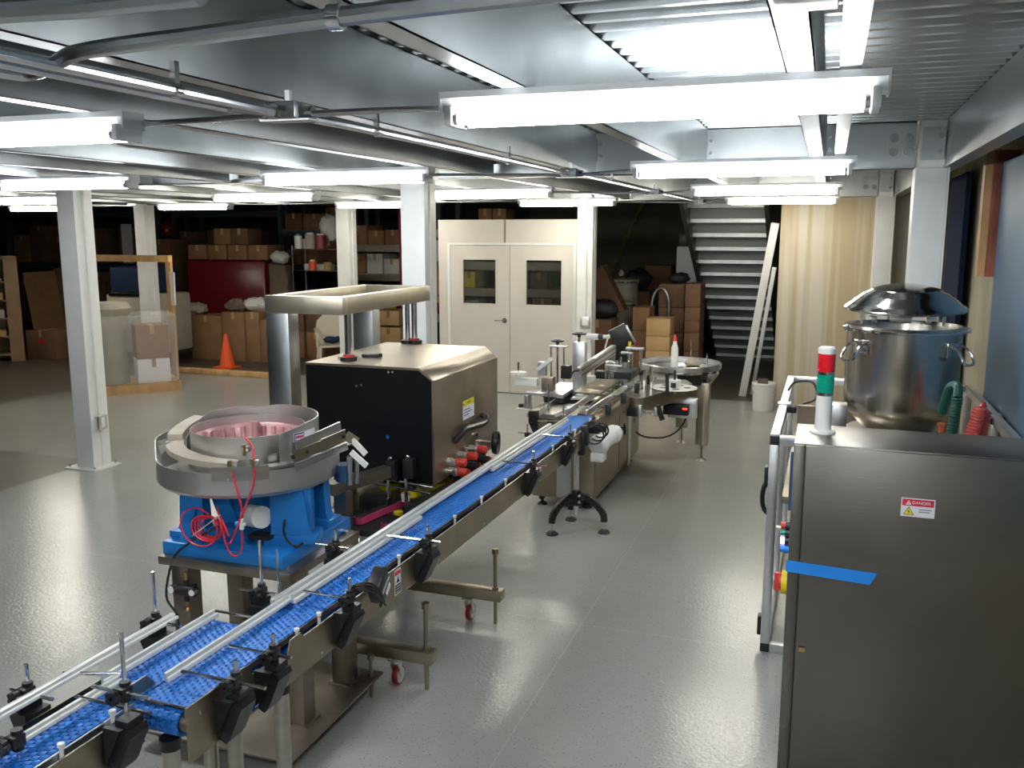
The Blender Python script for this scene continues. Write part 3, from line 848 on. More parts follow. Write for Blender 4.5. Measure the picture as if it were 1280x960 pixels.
# air regulator on the left leg
c = PY(235, 737, 3.18)
m = MB(); m.cyl(c + Vector((-.045, -.01, 0)), c + Vector((.045, -.01, 0)), .026, n=16); m.cyl(c + Vector((0, -.01, -.05)), c + Vector((0, -.01, .05)), .012, n=10); m.box(c.x - .01, c.x + .01, c.y, c.y + .05, c.z - .01, c.z + .01)
rg = m.build('air_regulator', M_black, st)
for k, sx in ((0, -.055), (1, .052)):
    m = MB(); m.cyl(c + Vector((sx, -.02, .008)), c + Vector((sx * 1.05, -.045, .008)), .021 if k == 0 else .016, n=18); gg = m.build('pressure_gauge', M_chrome, rg)
    m = MB(); m.cyl(c + Vector((sx * 1.05, -.045, .008)), c + Vector((sx * 1.055, -.0465, .008)), .017 if k == 0 else .013, n=18); m.build('gauge_face', M_paper_w, rg)
m = MB(); m.sphere(c + Vector((0, -.01, -.09)), .015, n=8); m.cyl(c + Vector((0, -.01, -.075)), c + Vector((0, -.01, -.05)), .006); m.cyl(c + Vector((0, -.01, .05)), c + Vector((0, -.01, .085)), .007); m.build('brass_valve', M_brass, rg)
# small grey junction valve on the right front leg
c = PY(327, 752, 3.17)
m = MB(); m.box(c.x - .02, c.x + .02, c.y - .03, c.y + .02, c.z - .04, c.z + .04, bev=.004); m.build('switch_box', M_alu, st)

bf = thing('bowl_feeder', 'blue vibratory feeder with a round grey steel bowl and red air tubing', 'feeder', (-2.44, 3.45, .83))
KF = (CAM_H - .83) / (CAM_H - .70)          # the feeder's drawing was measured for a stand top at .70
MB.base = Matrix.Translation((0, 0, CAM_H)) @ Matrix.Scale(KF, 4) @ Matrix.Translation((0, 0, -CAM_H))
# blue drive unit: cast base, four leaf spring towers, cross member
m = MB(); m.box(-3.035, -2.345, 3.47, 4.12, .70, .765, bev=.006); base = m.build('drive_base', M_blue, bf)
def tower(x, y, sx, sy, name='spring_tower'):
    m = MB()
    m.prism([(x - .10, y - .03, .765), (x + .10, y - .03, .765), (x + .075, y - .03, .83), (x + .06, y - .03, 1.07), (x - .06, y - .03, 1.07), (x - .075, y - .03, .83)], (0, .06, 0))
    m.prism([(x - .03, y - .09, .765), (x + .03, y - .09, .765), (x + .03, y - .03, .93), (x - .03, y - .03, .93)], (0, .004, 0))
    m.box(x - .11, x + .11, y - .07, y + .07, .765, .80, bev=.004)
    o = m.build(name, M_blue, bf)
    m = MB(); m.box(x - .07, x + .07, y - .042, y - .03, .98, 1.07)
    for dx in (-.04, .04): m.cyl((x + dx, y - .05, 1.02), (x + dx, y - .04, 1.02), .012, n=6)
    m.build('spring_clamp', M_black, o)
    return o
tower(-2.93, 3.60, -1, -1); tower(-2.93, 3.98, -1, 1); tower(-2.47, 3.98, 1, 1)
m = MB(); M_ = Matrix.Translation((-2.43, 3.70, 0)) @ Matrix.Rotation(.35, 4, 'Z'); m.M = MB.base @ M_
m.box(-.10, .10, -.045, .045, .80, 1.08, bev=.004); m.box(-.13, .13, -.075, .075, .765, .81, bev=.004); m.prism([(-.10, -.045, .80), (.10, -.045, .80), (.06, -.045, 1.06), (-.06, -.045, 1.06)], (0, -.02, 0)); o = m.build('spring_tower', M_blue, bf)
m = MB(); m.M = MB.base @ Matrix.Translation((-2.74, 3.56, 0)); m.prism([(-.14, 0, .765), (.14, 0, .765), (.10, 0, .82), (.04, 0, .845), (-.04, 0, .845), (-.10, 0, .82)], (0, .06, 0)); m.build('foot_casting', M_blue, bf)
m = MB(); m.prism([(-2.82, 3.66, .80), (-2.70, 3.66, .80), (-2.84, 3.66, 1.06), (-2.92, 3.66, 1.06)], (0, .05, 0)); m.build('leaf_spring', M_blue, bf)
m = MB(); m.cyl((fx, fy, .82), (fx, fy, .99), .15, n=28); m.cyl((fx, fy, .765), (fx, fy, .82), .19, .15, n=28); m.build('magnet_core', M_blue, bf)
m = MB(); m.box(fx - .30, fx + .30, fy - .12, fy + .12, 1.05, 1.075); m.box(fx - .12, fx + .12, fy - .28, fy + .28, 1.05, 1.075); m.cyl((fx, fy, .99), (fx, fy, 1.09), .10); m.build('bowl_mount', M_blue, bf)
m = MB(); m.cyl((fx + .05, fy - .16, .88), (fx + .16, fy - .22, .90), .055, n=20); m.build('coil_cover', M_plastic_w, bf)
m = MB(); m.box(fx + .10, fx + .22, fy - .26, fy - .18, .80, .815); m.build('coil_bracket', M_black, bf)
# bowl : outer pan with a raised back wing, inner drum with spiral rim
zb = 1.045; ro = .448; cx, cy = -2.735, 3.80
m = MB()
def zt_out(t):     # height of the outer wall around the circle (t=0 is +x, counter-clockwise)
    d = math.degrees(t) % 360
    if 178 <= d <= 219: return 1.258
    if 219 < d < 223: return 1.258 - (d - 219) / 4 * .088
    if 150 <= d < 178: return 1.17 + (d - 150) / 28 * .088
    return 1.17
n = 96
ring = []
for i in range(n):
    t = 2 * PI * i / n; h = zt_out(t); c_, s_ = math.cos(t), math.sin(t)
    ring.append([(cx + c_ * r, cy + s_ * r, z) for r, z in ((.10, zb), (ro - .02, zb), (ro, zb + .02), (ro, h), (ro - .005, h), (ro - .005, zb + .06), (.10, zb + .06))])
vs = [p for q in ring for p in q]; K = 7
m._add(vs, [(i * K + k, ((i + 1) % n) * K + k, ((i + 1) % n) * K + k + 1, i * K + k + 1) for i in range(n) for k in range(K - 1)] + [tuple(i * K for i in range(n)), tuple(i * K + 6 for i in range(n))[::-1]])
pan = m.build('outer_pan', M_bowl, bf)
ri = .282
def zt_in(t):
    d = math.degrees(t) % 360
    base = 1.305
    if 90 <= d <= 215: return base + .035 * math.sin((d - 90) / 125 * PI) + .01
    return base + (.02 if 215 < d < 300 else .012)
ring = []
for i in range(n):
    t = 2 * PI * i / n; h = 1.302; c_, s_ = math.cos(t), math.sin(t)
    r = ri
    ring.append([(cx + c_ * q, cy + s_ * q, z) for q, z in ((r, zb + .05), (r, h), (r - .004, h), (r - .004, zb + .08), (.02, zb + .10))])
vs = [p for q in ring for p in q]; K = 5
m = MB(); m._add(vs, [(i * K + k, ((i + 1) % n) * K + k, ((i + 1) % n) * K + k + 1, i * K + k + 1) for i in range(n) for k in range(K - 1)])
drum = m.build('inner_drum', M_bowl, bf)
# rear high collar (the tall back wall seen behind the drum)
ring = []
a0, a1 = math.radians(-32), math.radians(205)
for i in range(49):
    t = a0 + (a1 - a0) * i / 48; f = i / 48
    h = 1.350 - .02 * max(0, f - .55) / .45 - .012 * math.exp(-((f - .62) / .05) ** 2) - .03 * max(0, .12 - f) / .12
    if f > .82: h -= (f - .82) / .18 * .09
    r = .362 - .05 * f; c_, s_ = math.cos(t), math.sin(t)
    ring.append([(cx + c_ * q, cy + s_ * q, z) for q, z in ((r, zb + .05), (r, h), (r - .004, h), (r - .004, zb + .05))])
vs = [p for q in ring for p in q]; K = 4
m = MB(); m._add(vs, [(i * K + k, (i + 1) * K + k, (i + 1) * K + k + 1, i * K + k + 1) for i in range(48) for k in range(K - 1)] + [(0, 1, 2, 3), tuple(48 * K + k for k in (3, 2, 1, 0))])
m.build('back_collar', M_bowl, bf)
# pink lining with ribs
m = MB(); m.lathe([(ri - .006, 1.262), (ri - .012, 1.255), (ri - .03, 1.17), (.02, 1.18)], (cx, cy, 0), 72)
for i in range(30):
    t = 2 * PI * i / 30; m.cyl((cx + math.cos(t) * (ri - .03), cy + math.sin(t) * (ri - .03), 1.17), (cx + math.cos(t) * (ri - .022), cy + math.sin(t) * (ri - .022), 1.245), .014, .010, n=8)
m.cyl((cx - .10, cy + .20, 1.2), (cx - .10, cy + .20, 1.275), .022, n=12)
m.build('bowl_lining', M_pinkliner, drum)
# return track between drum and pan, guide tooling
def ramp(t0, t1, r0, r1, z0, z1, th, name, material, par, nn=24):
    ring = []
    for i in range(nn + 1):
        f = i / nn; t = math.radians(t0 + (t1 - t0) * f); z = z0 + (z1 - z0) * f; c_, s_ = math.cos(t), math.sin(t)
        ring.append([(cx + c_ * q, cy + s_ * q, zz) for q, zz in ((r0, z), (r1, z), (r1, z + th), (r0, z + th))])
    vs = [p for q in ring for p in q]
    m = MB(); m._add(vs, [(i * 4 + k, (i + 1) * 4 + k, (i + 1) * 4 + (k + 1) % 4, i * 4 + (k + 1) % 4) for i in range(nn) for k in range(4)] + [(0, 1, 2, 3), tuple(nn * 4 + k for k in (3, 2, 1, 0))])
    return m.build(name, material, par)
M_worn = mat('worn_track_steel', (.66, .58, .46), .6, .4, noise=.1, nscale=12)
ramp(212, 296, ri + .03, ri + .115, 1.215, 1.175, .028, 'return_track', M_worn, bf)
ramp(168, 205, ri + .045, ri + .12, 1.285, 1.235, .03, 'return_track', M_worn, bf)
ramp(292, 372, ri + .075, ri + .130, 1.165, 1.175, .014, 'guide_track', M_alu, bf)
ramp(320, 372, ri + .050, ri + .056, 1.175, 1.195, .045, 'guide_fence', M_steel, bf)
ramp(283, 316, ro + .001, ro + .006, 1.135, 1.135, .068, 'air_jet_plate', M_steel, bf)
for t in (206, 222):
    a = math.radians(t); p = Vector((cx + math.cos(a) * .39, cy + math.sin(a) * .39, 1.17))
    m = MB(); m.obox(p + Vector((0, 0, .02)), (.11, .006, .11), rot=(.25, 0, a + .9)); m.build('deflector', M_alu, bf)
# discharge chute on the right
a = PY(366, 571, 3.60); a2 = PY(402, 557, 3.74); b = PY(432, 544, 3.90); c3 = PY(446, 553, 3.93)
m = MB(); m.bar(a, a2, .006, .05); m.bar(a2, b, .006, .062); m.bar(b, c3, .006, .05)
cf = m.build('chute_fence', M_plate, bf)
m = MB(); m.bar(a + Vector((-.03, .08, .02)), b + Vector((-.06, .06, .02)), .005, .07); m.bar(a + Vector((-.05, .10, -.02)), b + Vector((-.01, .03, -.045)), .10, .006); m.bar(a + Vector((.02, -.01, -.045)), b + Vector((.02, -.02, -.05)), .006, .035); m.build('chute_floor', M_alu, cf)
m = MB()
for f in (.0, .25, .62, .95):
    p = a.lerp(b, f); m.cyl(p + Vector((.0, -.002, 0)), p + Vector((.010, -.012, 0)), .010, n=10)
m.build('chute_screw', M_black, cf)
m = MB(); e0 = c3
m.bar(e0 + Vector((-.02, -.01, .015)), e0 + Vector((.055, -.01, -.055)), .012, .028); m.bar(e0 + Vector((.0, -.06, -.035)), e0 + Vector((.085, -.06, -.10)), .012, .028)
ct = m.build('chute_tip', M_plastic_w, bf)
m = MB(); m.cyl(PY(437, 606, 3.93), PY(437, 570, 3.93), .014, n=14); m.cyl(PY(446, 604, 3.97), PY(446, 575, 3.97), .012, n=12); m.build('chute_post', M_chrome, bf)
m = MB(); m.cyl(PY(430, 601, 3.95), PY(430, 580, 3.95), .042, n=20); m.build('vibrator_coil', M_cyan, bf)
# maker's sticker on the drum
t0, t1 = math.radians(318), math.radians(334)
def sticker(tA, tB, z0, z1, r, name, material, par):
    m = MB(); N_ = 6; v = []
    for i in range(N_ + 1):
        t = tA + (tB - tA) * i / N_
        for z in (z0, z1): v.append((cx + math.cos(t) * r, cy + math.sin(t) * r, z))
    m._add(v, [(2 * i, 2 * i + 2, 2 * i + 3, 2 * i + 1) for i in range(N_)]); return m.build(name, material, par)
stk = sticker(math.radians(-20), math.radians(6), 1.268, 1.312, ri + .0815, 'sticker', M_paper_w, drum)
sticker(math.radians(-19), math.radians(-9), 1.27, 1.308, ri + .0821, 'sticker_border', M_label_b, stk)
sticker(math.radians(-18.2), math.radians(-9.8), 1.275, 1.302, ri + .0827, 'sticker_block', M_paper_w, stk)
sticker(math.radians(-17.8), math.radians(-10.2), 1.283, 1.297, ri + .0833, 'sticker_logo', M_label_p, stk)
# air jets and red tubing
def P(px, py, y): return PY(px, py, y)
yf = 3.41
for (px, py, yy) in ((290, 580, yf), (318, 578, yf), (307, 560, 3.55)):
    q = P(px, py, yy); m = MB(); m.box(q.x - .022, q.x + .022, q.y - .008, q.y + .006, q.z - .014, q.z + .014, bev=.002); jb_ = m.build('air_jet', M_alu, bf)
    m = MB(); m.cyl(q + Vector((0, -.012, -.035)), q + Vector((0, -.012, .02)), .006, n=8); m.build('brass_fitting', M_brass, jb_)
ys = yf - .02
tube_paths = [
 [P(307, 548, 3.55), P(314, 556, 3.48), P(318, 574, ys)],
 [P(318, 586, ys), P(317, 605, ys), P(308, 630, ys), P(300, 650, ys - .01), P(290, 675, ys - .02), P(286, 680, ys - .02)],
 [P(290, 590, ys), P(296, 612, ys), P(302, 635, ys), P(303, 648, ys)],
 [P(302, 660, ys), P(303, 680, ys), P(300, 690, ys), P(294, 695, ys), P(287, 690, ys), P(281, 675, ys), P(277, 655, ys), P(272, 645, ys)],
 [P(286, 670, ys), P(280, 655, ys), P(273, 640, ys + .03), P(272, 632, ys + .08)],
]
m = MB()
for q in tube_paths: m.tube(smooth_path(q, 6), .0042, n=8)
coil = []
for k in range(5 * 24):
    t = 2 * PI * k / 24; turn = k / 24
    rr = .087 - .006 * turn + (.022 if turn < 1 else 0) * math.sin(min(1, turn) * PI); ox = -.02 if turn < 1 else .006 * turn
    c0 = P(257, 657, ys + .02)
    coil.append(c0 + Vector((ox + math.cos(t + .9) * rr * 1.05, .008 * turn - .02, math.sin(t + .9) * rr * (.95 if turn < 1 else .8) - .012 * (turn > 1))))
m.tube(smooth_path(coil[::2], 2), .0042, n=8)
m.build('air_tubing', M_redtube, bf)
q = P(302, 655, ys); m = MB(); m.cyl(q + Vector((0, 0, -.025)), q + Vector((0, 0, .025)), .011, n=10); m.cyl(q, q + Vector((.02, 0, 0)), .008); tee = m.build('tube_tee', M_plastic_w, bf)
m = MB(); m.cyl(q, q + Vector((-.03, 0, 0)), .011, n=10); m.build('tee_plug', M_tape, tee)
m = MB(); m.tube([P(275, 644, ys - .01), P(240, 670, ys - .01)], .003, n=6); m.build('cable_tie', M_worn, bf)
m = MB(); m.tube(smooth_path([(-2.78, 3.62, .80), P(270, 660, 3.42), P(235, 680, 3.44), P(216, 700, 3.44), P(208, 745, 3.44), P(222, 770, 3.44), P(222, 800, 3.44), PY(222, 830, 3.44)], 6), .006, n=8); m.build('power_cable', M_cable, bf)
m = MB(); m.tube(smooth_path([(-2.45, 3.75, 1.0), (-2.42, 3.60, .85), (-2.34, 3.58, .78), (-2.42, 3.80, .775), (-2.7, 3.9, .775)], 6), .006, n=8); m.build('drive_cable', M_cable, bf)

MB.base = None
# ================================================================== CAPPING MACHINE
cp = thing('capping_machine', 'box shaped stainless capping machine with a black front panel beneath a steel roof frame', 'machine', (-2.45, 5.0, 0))
X0, X1, Y0, Y1, ZB, ZT = -2.80, -2.0, 4.45, 5.47, .88, 1.535
CHX, CHZ = .085, .065
# sheet metal housing (open at the front, closed by the black panel)
prof = [(X0, ZB), (X0, ZT), (X1 - CHX, ZT), (X1, ZT - CHZ), (X1, ZB)]
m = MB(); m.prism([(x, Y0, z) for x, z in prof], (0, Y1 - Y0, 0)); bmesh.ops.bevel(m.bm, geom=[e for e in m.bm.edges], offset=.004, segments=1, affect='EDGES')
hs = m.build('housing', M_plate, cp)
m = MB(); pp = [(X0 + .008, ZB + .006), (X0 + .008, ZT - .012), (X1 - CHX - .002, ZT - .012), (X1 - .012, ZT - CHZ - .006), (X1 - .012, ZB + .006)]
m.prism([(x, Y0 - .006, z) for x, z in pp], (0, .008, 0)); fp = m.build('front_panel', M_bpanel, cp, smooth=False)
for px, py in ((486, 465), (491, 465), (446, 482), (452, 481), (485, 546)):
    q = PY(px, py, Y0 - .006); m = MB(); m.cyl(q, q + Vector((0, -.006, 0)), .006 if py < 540 else .012, n=10); m.build('panel_screw', M_chrome, fp)
# lifting eye clip and plates on top
q = PZ(463, 447, ZT)
m = MB(); m.obox((q.x, q.y, ZT + .012), (.10, .03, .02), rot=(0, 0, .3), bev=.004); m.obox((q.x + .03, q.y + .03, ZT + .012), (.06, .02, .02), rot=(0, 0, .9), bev=.004); m.build('top_latch', M_black, cp)
# roof frame (gantry) with two legs and lifting columns
GX0, GX1, GY0, GY1, GZ = -3.06, -2.55, 4.46, 5.64, 1.91
m = MB(); m.box(GX0, GX1, GY0, GY0 + .06, GZ - .10, GZ, bev=.003); m.box(GX0, GX1, GY1 - .06, GY1, GZ - .10, GZ, bev=.003)
m.box(GX0, GX0 + .06, GY0 + .06, GY1 - .06, GZ - .10, GZ, bev=.003); m.box(GX1 - .06, GX1, GY0 + .06, GY1 - .06, GZ - .10, GZ, bev=.003)
m.build('roof_frame', M_frame, cp)
for y in (GY0 + .06, GY1 - .10):
    m = MB(); m.box(GX0 + .0, GX0 + .15, y - .055, y + .055, .05, GZ - .101, bev=.004); L = m.build('leg', M_galv, cp)
    m = MB(); m.cyl((GX0 + .07, y, 0), (GX0 + .07, y, .05), .05, n=16); m.build('foot', M_rubber, L)
m = MB(); c = Vector((-2.60, 5.5, GZ - .10))
for (x, y, r) in ((-2.60, 4.60, .021), (-2.585, 5.46, .019), (-2.635, 5.46, .016)):
    m = MB(); m.cyl((x, y, ZT), (x, y, GZ - .09), r, n=18); m.build('lift_column', M_chrome, cp)
    m = MB(); m.cyl((x, y, ZT), (x, y, ZT + .022), r + .03, n=18); fl_ = m.build('column_flange', M_black, cp)
    if y < 5 or x > -2.6:
        m = MB(); m.cyl((x, y, ZT + .022), (x, y, ZT + .036), r + .012, n=18); m.build('red_ring', M_red, fl_)
for dx in (-.06, .06):
    m = MB(); m.cyl((-2.60 + dx, 4.60, ZT), (-2.60 + dx, 4.60, ZT + .02), .012, n=8); m.build('bolt', M_chrome, cp)
# caution plate on the right side
def sideplate(px0, py0, px1, py1, x, mat_, name, par, off=.0):
    a, b = PX(px0, py0, x), PX(px1, py1, x)
    m = MB(); m.box(x + off, x + off + .0008, a.y, b.y, min(a.z, b.z), max(a.z, b.z)); return m.build(name, mat_, par, smooth=False)
a = PX(578.5, 502, X1); b = PX(592.5, 521, X1)
zt_, zb_ = a.z, a.z - .115
m = MB(); m.box(X1, X1 + .001, a.y, b.y, zb_, zt_); cs = m.build('caution_sign', M_paper_w, cp, smooth=False)
m = MB(); m.box(X1 + .001, X1 + .0014, a.y, b.y, zt_ - .036, zt_); m.build('sign_header', M_label_y, cs, smooth=False)
mid = (a.y + b.y) / 2
lettering('sign_heading', 'CAUTION', .015, (X1 + .0018, mid + .006, zt_ - .018), (0, 1, 0), (0, 0, 1), M_label_k, cs)
m = MB(); yy = a.y + .012; m.prism([(X1 + .0015, yy - .007, zt_ - .025), (X1 + .0015, yy + .007, zt_ - .025), (X1 + .0015, yy, zt_ - .011)], (.0003, 0, 0)); m.build('sign_triangle', M_label_k, cs, smooth=False)
m = MB()
for k, w_ in enumerate((.55, .72, .45)): m.box(X1 + .001, X1 + .0014, a.y + .012, a.y + .012 + (b.y - a.y) * w_, zt_ - .060 - k * .016, zt_ - .054 - k * .016)
m.build('sign_text', M_label_b, cs, smooth=False)
# grab handle
h0, h1 = PX(570, 541, X1), PX(590, 531, X1)
m = MB(); o = Vector((.05, 0, 0))
m.tube(smooth_path([h0 + Vector((0, -.03, -.05)), h0 + o * .8 + Vector((0, -.01, 0)), h0 + o + Vector((0, .03, .02)), h1 + o + Vector((0, .06, .0)), h1 + o * .9 + Vector((0, .13, .02)), h1 + Vector((0, .16, .03))], 5), .018, n=10); m.build('grab_handle', M_black, cp)
# red and grey toggle valves in a slanted row
for k, (px, py) in enumerate(((563, 577), (577, 569), (590, 561))):
    for j in (0, 1):
        q = PX(px + 1 + 2 * j, py + 12 * j, X1 + .02); q.z += 0
        m = MB(); m.cyl((X1, q.y, q.z), (X1 + .03, q.y, q.z), .022, n=14); m.box(X1 + .028, X1 + .055, q.y - .024, q.y + .024, q.z - .022, q.z + .022, bev=.004)
        v_ = m.build('toggle_valve', M_alu if j == 0 or k == 0 else M_black, cp)
        m = MB(); m.cyl((X1 + .055, q.y, q.z), (X1 + .11, q.y + .0, q.z), .026, .023, n=16); m.build('valve_cap', M_red if (j == 0 or k == 0) else M_black, v_)
        m = MB(); m.cyl((X1 + .04, q.y, q.z + .022), (X1 + .04, q.y, q.z + .05), .010, n=10); m.build('valve_nipple', M_chrome, v_)
    q = PX(px + 14, py + 13, X1 + .03)
    m = MB(); m.cyl(q, q + Vector((.05, .01, 0)), .018, n=12); m.build('red_knob', M_red, cp)
    q = PX(px + 10, py + 8, X1 + .02)
    m = MB(); m.box(X1, X1 + .05, q.y - .035, q.y + .035, q.z - .09, q.z + .02, bev=.006); m.build('clamp_block', M_black, cp)
# hand wheel on the far right edge
q = PX(620, 553, X1 + .10)
m = MB(); m.lathe([(.058, -.014), (.070, -.016), (.076, 0), (.070, .016), (.058, .014), (.05, .004), (.012, .006), (.012, -.006), (.05, -.004), (.058, -.014)], q, 28, (1, .15, 0)); hw = m.build('hand_wheel', M_black, cp)
m = MB(); m.cyl(q - Vector((.10, 0, 0)), q, .010, n=12); m.build('wheel_shaft', M_chrome, hw)
m = MB(); m.cyl((X1, q.y - .12, q.z + .07), (X1 + .02, q.y - .12, q.z + .07), .012, n=8); m.build('side_bolt', M_chrome, cp)
# lower bed: black table, cap spindles with yellow discs, pink gripper belts
m = MB(); m.box(-2.52, -1.925, 4.02, 5.55, .70, .735, bev=.004); bed = m.build('bed', M_rubber, cp)
m = MB(); m.box(-2.68, -2.02, 4.30, 5.42, .735, .74); m.build('bed_top', M_dsteel, bed, smooth=False)
m = MB(); m.bar(PZ(640, 566, .80), PZ(505, 640, .80), .012, .05); m.build('bed_edge', M_black, cp)
for px, py, y in ((487, 604, 4.62), (514, 613, 4.50), (545, 604, 4.78), (497, 598, 4.92), (560, 597, 5.0)):
    q = PY(px, py, y)
    m = MB(); m.cyl(q + Vector((0, 0, .022)), q + Vector((0, 0, .10)), .008, n=10); sp_ = m.build('spindle', M_chrome, cp)
    m = MB(); m.lathe([(.012, -.034), (.045, -.034), (.056, -.028), (.056, .006), (.045, .012), (.012, .012)], q, 24); m.build('spindle_disc', M_yellow, sp_)
    m = MB(); m.cyl(q + Vector((0, 0, .010)), q + Vector((0, 0, .045)), .034, .026, n=18); m.build('spindle_hub', M_black, sp_)
for z, y in ((.885, 4.40), (.862, 4.36)):
    m = MB(); m.cyl((-2.52, y, z + .04), (-1.99, y, z), .007, n=8); m.build('adjust_rod', M_chrome, cp)
for px, py, y in ((490, 588, 4.38), (512, 586, 4.40)):
    q = PY(px, py, y); m = MB(); m.box(q.x - .030, q.x + .030, q.y - .03, q.y + .03, q.z - .05, q.z + .06, bev=.006); sl = m.build('slide_block', M_black, cp)
    m = MB(); m.sphere(q + Vector((0, -.02, .075)), .014, n=8); m.build('slide_knob', M_chrome, sl)
    m = MB(); m.cyl((q.x - .015, q.y - .02, .735), (q.x - .015, q.y - .02, q.z - .05), .010, n=12); m.build('slide_post', M_chrome, sl)
a, b = PZ(449, 650, .76), PZ(502, 627, .76)
M_grip = M_pink
def grip(a, b, name, r=.028):
    d = (b - a).normalized(); n_ = Vector((-d.y, d.x, 0))
    pts = [a + d * (-math.cos(t) * r) * 1 + n_ * (math.sin(t) * r) for t in [PI / 2 - PI * k / 10 for k in range(11)]]
    pts = arc(a, r, PI / 2, 3 * PI / 2, 10, d, n_) + arc(b, r, -PI / 2, PI / 2, 10, d, n_)
    m = MB(); m.prism([p + Vector((0, 0, -.018)) for p in pts], (0, 0, .036)); g_ = m.build(name, M_grip, cp)
    m = MB(); p2 = arc(a, r - .008, PI / 2, 3 * PI / 2, 10, d, n_) + arc(b, r - .008, -PI / 2, PI / 2, 10, d, n_)
    m.prism([p + Vector((0, 0, .0)) for p in p2], (0, 0, .022)); m.build('belt_carrier', M_rubber, g_)
    return g_
grip(a, b, 'gripper_belt'); grip(PZ(481, 658, .76), PZ(515, 650, .76), 'gripper_belt', .022)
m = MB(); q = PZ(498, 643, .765); m.cyl(q, q + Vector((0, 0, .016)), .026, n=16); m.build('yellow_puck', M_yellow, cp)
m = MB(); q = PY(507, 622, 4.40); m.cyl(q + Vector((0, 0, -.02)), q + Vector((0, 0, .025)), .022, .026, n=18); m.build('white_nozzle', M_plastic_w, cp)
m = MB(); q = PY(475, 625, 4.35); m.box(q.x - .12, q.x + .06, q.y - .03, q.y + .05, .735, q.z + .02, bev=.01); m.build('belt_drive', M_black, cp)
# base under the bed
for (x, y) in ((-2.62, 4.55), (-2.62, 5.3)):
    m = MB(); m.box(x - .05, x + .05, y - .05, y + .05, .14, .88, bev=.004); m.build('base_post', M_blue if y > 5 else M_dsteel, cp)
for (tx, ty) in ((-1.735, 4.70), (-1.795, 3.86)):
    m = MB(); m.box(-2.68, tx + .045, ty - .04, ty + .04, .15, .21, bev=.004); ar = m.build('outrigger_arm', M_plate, cp)
    m = MB(); m.cyl((tx, ty, .0), (tx, ty, .43), .011, n=12); m.cyl((tx, ty, .43), (tx, ty, .46), .021, n=6); m.cyl((tx, ty, .21), (tx, ty, .225), .020, n=6); m.build('leveling_bolt', M_plate, ar)
    caster(None, ar, tx - .16, ty - .02, .15, .05)
m = MB(); m.box(-2.68, -2.56, 3.90, 5.45, .08, .14, bev=.004); m.build('base_rail', M_dsteel, cp)
# ================================================================== LABELING MACHINE
lb = thing('labeling_machine', 'stainless labeling machine with handwheels and posts at the far end of the long conveyor', 'machine', (-2.0, 7.9, 0))
LX0, LX1, LY0, LY1 = -2.24, -1.72, 6.98, 8.85
m = MB(); m.box(LX0, LX1, LY0, LY1, .09, .76, bev=.004); cab_ = m.build('base_cabinet', M_plate, lb)
m = MB(); m.box(-2.03, -1.91, LY0 - .008, LY0, .10, .50); m.build('front_access_plate', M_alu, cab_, smooth=False)
m = MB(); m.box(LX1, LX1 + .012, 8.30, 8.42, .06, .80, bev=.003); m.build('corner_post', M_alu, cab_)
for y, z0, z1 in ((7.55, .18, .34), (8.62, .42, .58)):
    m = MB(); m.box(LX1, LX1 + .004, y - .014, y + .014, z0, z1); m.build('door_slot', M_black, cab_, smooth=False)
m = MB(); m.box(LX1, LX1 + .006, 7.02, 7.9, .14, .70); m.box(LX1, LX1 + .006, 7.93, 8.27, .14, .70); m.build('side_door', M_plate, cab_, smooth=False)
for x, y in ((-2.18, 7.06), (-1.80, 7.10), (-1.80, 8.75), (-2.18, 8.75)):
    m = MB(); m.cyl((x, y, .0), (x, y, .02), .045, .03, n=14); m.cyl((x, y, .02), (x, y, .09), .012, n=8); m.box(x - .02, x + .02, y - .03, y + .03, .05, .09); m.build('machine_foot', M_rubber, lb)
m = MB(); m.box(LX0 - .05, LX1 + .02, LY0 - .02, LY1, .76, .80, bev=.003); m.build('deck_plate', M_steel, lb)
m = MB(MC); m.box(-.10, .142, 4.58, 6.62, .80, .885, bev=.003); m.build('transfer_bed', M_plate, lb)
m = MB(MC); m.box(-.06, .06, 4.58, 6.62, .885, .899); m.build('transfer_chain', M_dsteel, lb)
def rp(p0, p1, y, r, name, mt, par, y1=None, n=10):
    a = PY(*p0, y); b = PY(*p1, y if y1 is None else y1)
    m = MB(); m.cyl(a, b, r, n=n); return m.build(name, mt, par)
def bp_(p0, p1, y, d, name, mt, par, bev=.003):
    """box whose front face spans two picture points on the plane y and reaches d deeper"""
    a = PY(*p0, y); b = PY(*p1, y)
    m = MB(); m.box(min(a.x, b.x), max(a.x, b.x), y, y + d, min(a.z, b.z), max(a.z, b.z), bev=bev); return m.build(name, mt, par)
def wheel(px, py, y, r, par, name='hand_wheel', ax=(0, 0, 1)):
    q = PY(px, py, y)
    m = MB(); m.lathe([(r - .018, -.008), (r, -.008), (r + .004, 0), (r, .008), (r - .018, .008), (r - .026, 0), (r - .018, -.008)], q, 24, ax)
    for k in range(3):
        a = 2 * PI * k / 3 + .4
        u = Vector(ax).orthogonal().normalized(); v = Vector(ax).cross(u)
        m.cyl(q, q + (u * math.cos(a) + v * math.sin(a)) * (r - .015), .007, n=8)
    m.cyl(q - Vector(ax) * .03, q + Vector(ax) * .012, .016, n=12)
    return m.build(name, M_black, par)
# tall grey column with handwheel and foot arm over the belt
mast = bp_((716, 428), (730, 500), 7.6, .09, 'mast', M_alu, lb)
wheel(724, 417, 7.64, .062, lb); rp((724, 418), (724, 429), 7.64, .012, 'wheel_screw', M_chrome, lb)
bp_((714, 497), (753, 502), 7.45, .22, 'foot_arm', M_alu, lb)
bp_((743, 500), (756, 522), 7.45, .05, 'arm_bracket', M_alu, lb)
bp_((711, 498), (738, 510), 7.5, .2, 'drive_housing', M_black, lb)
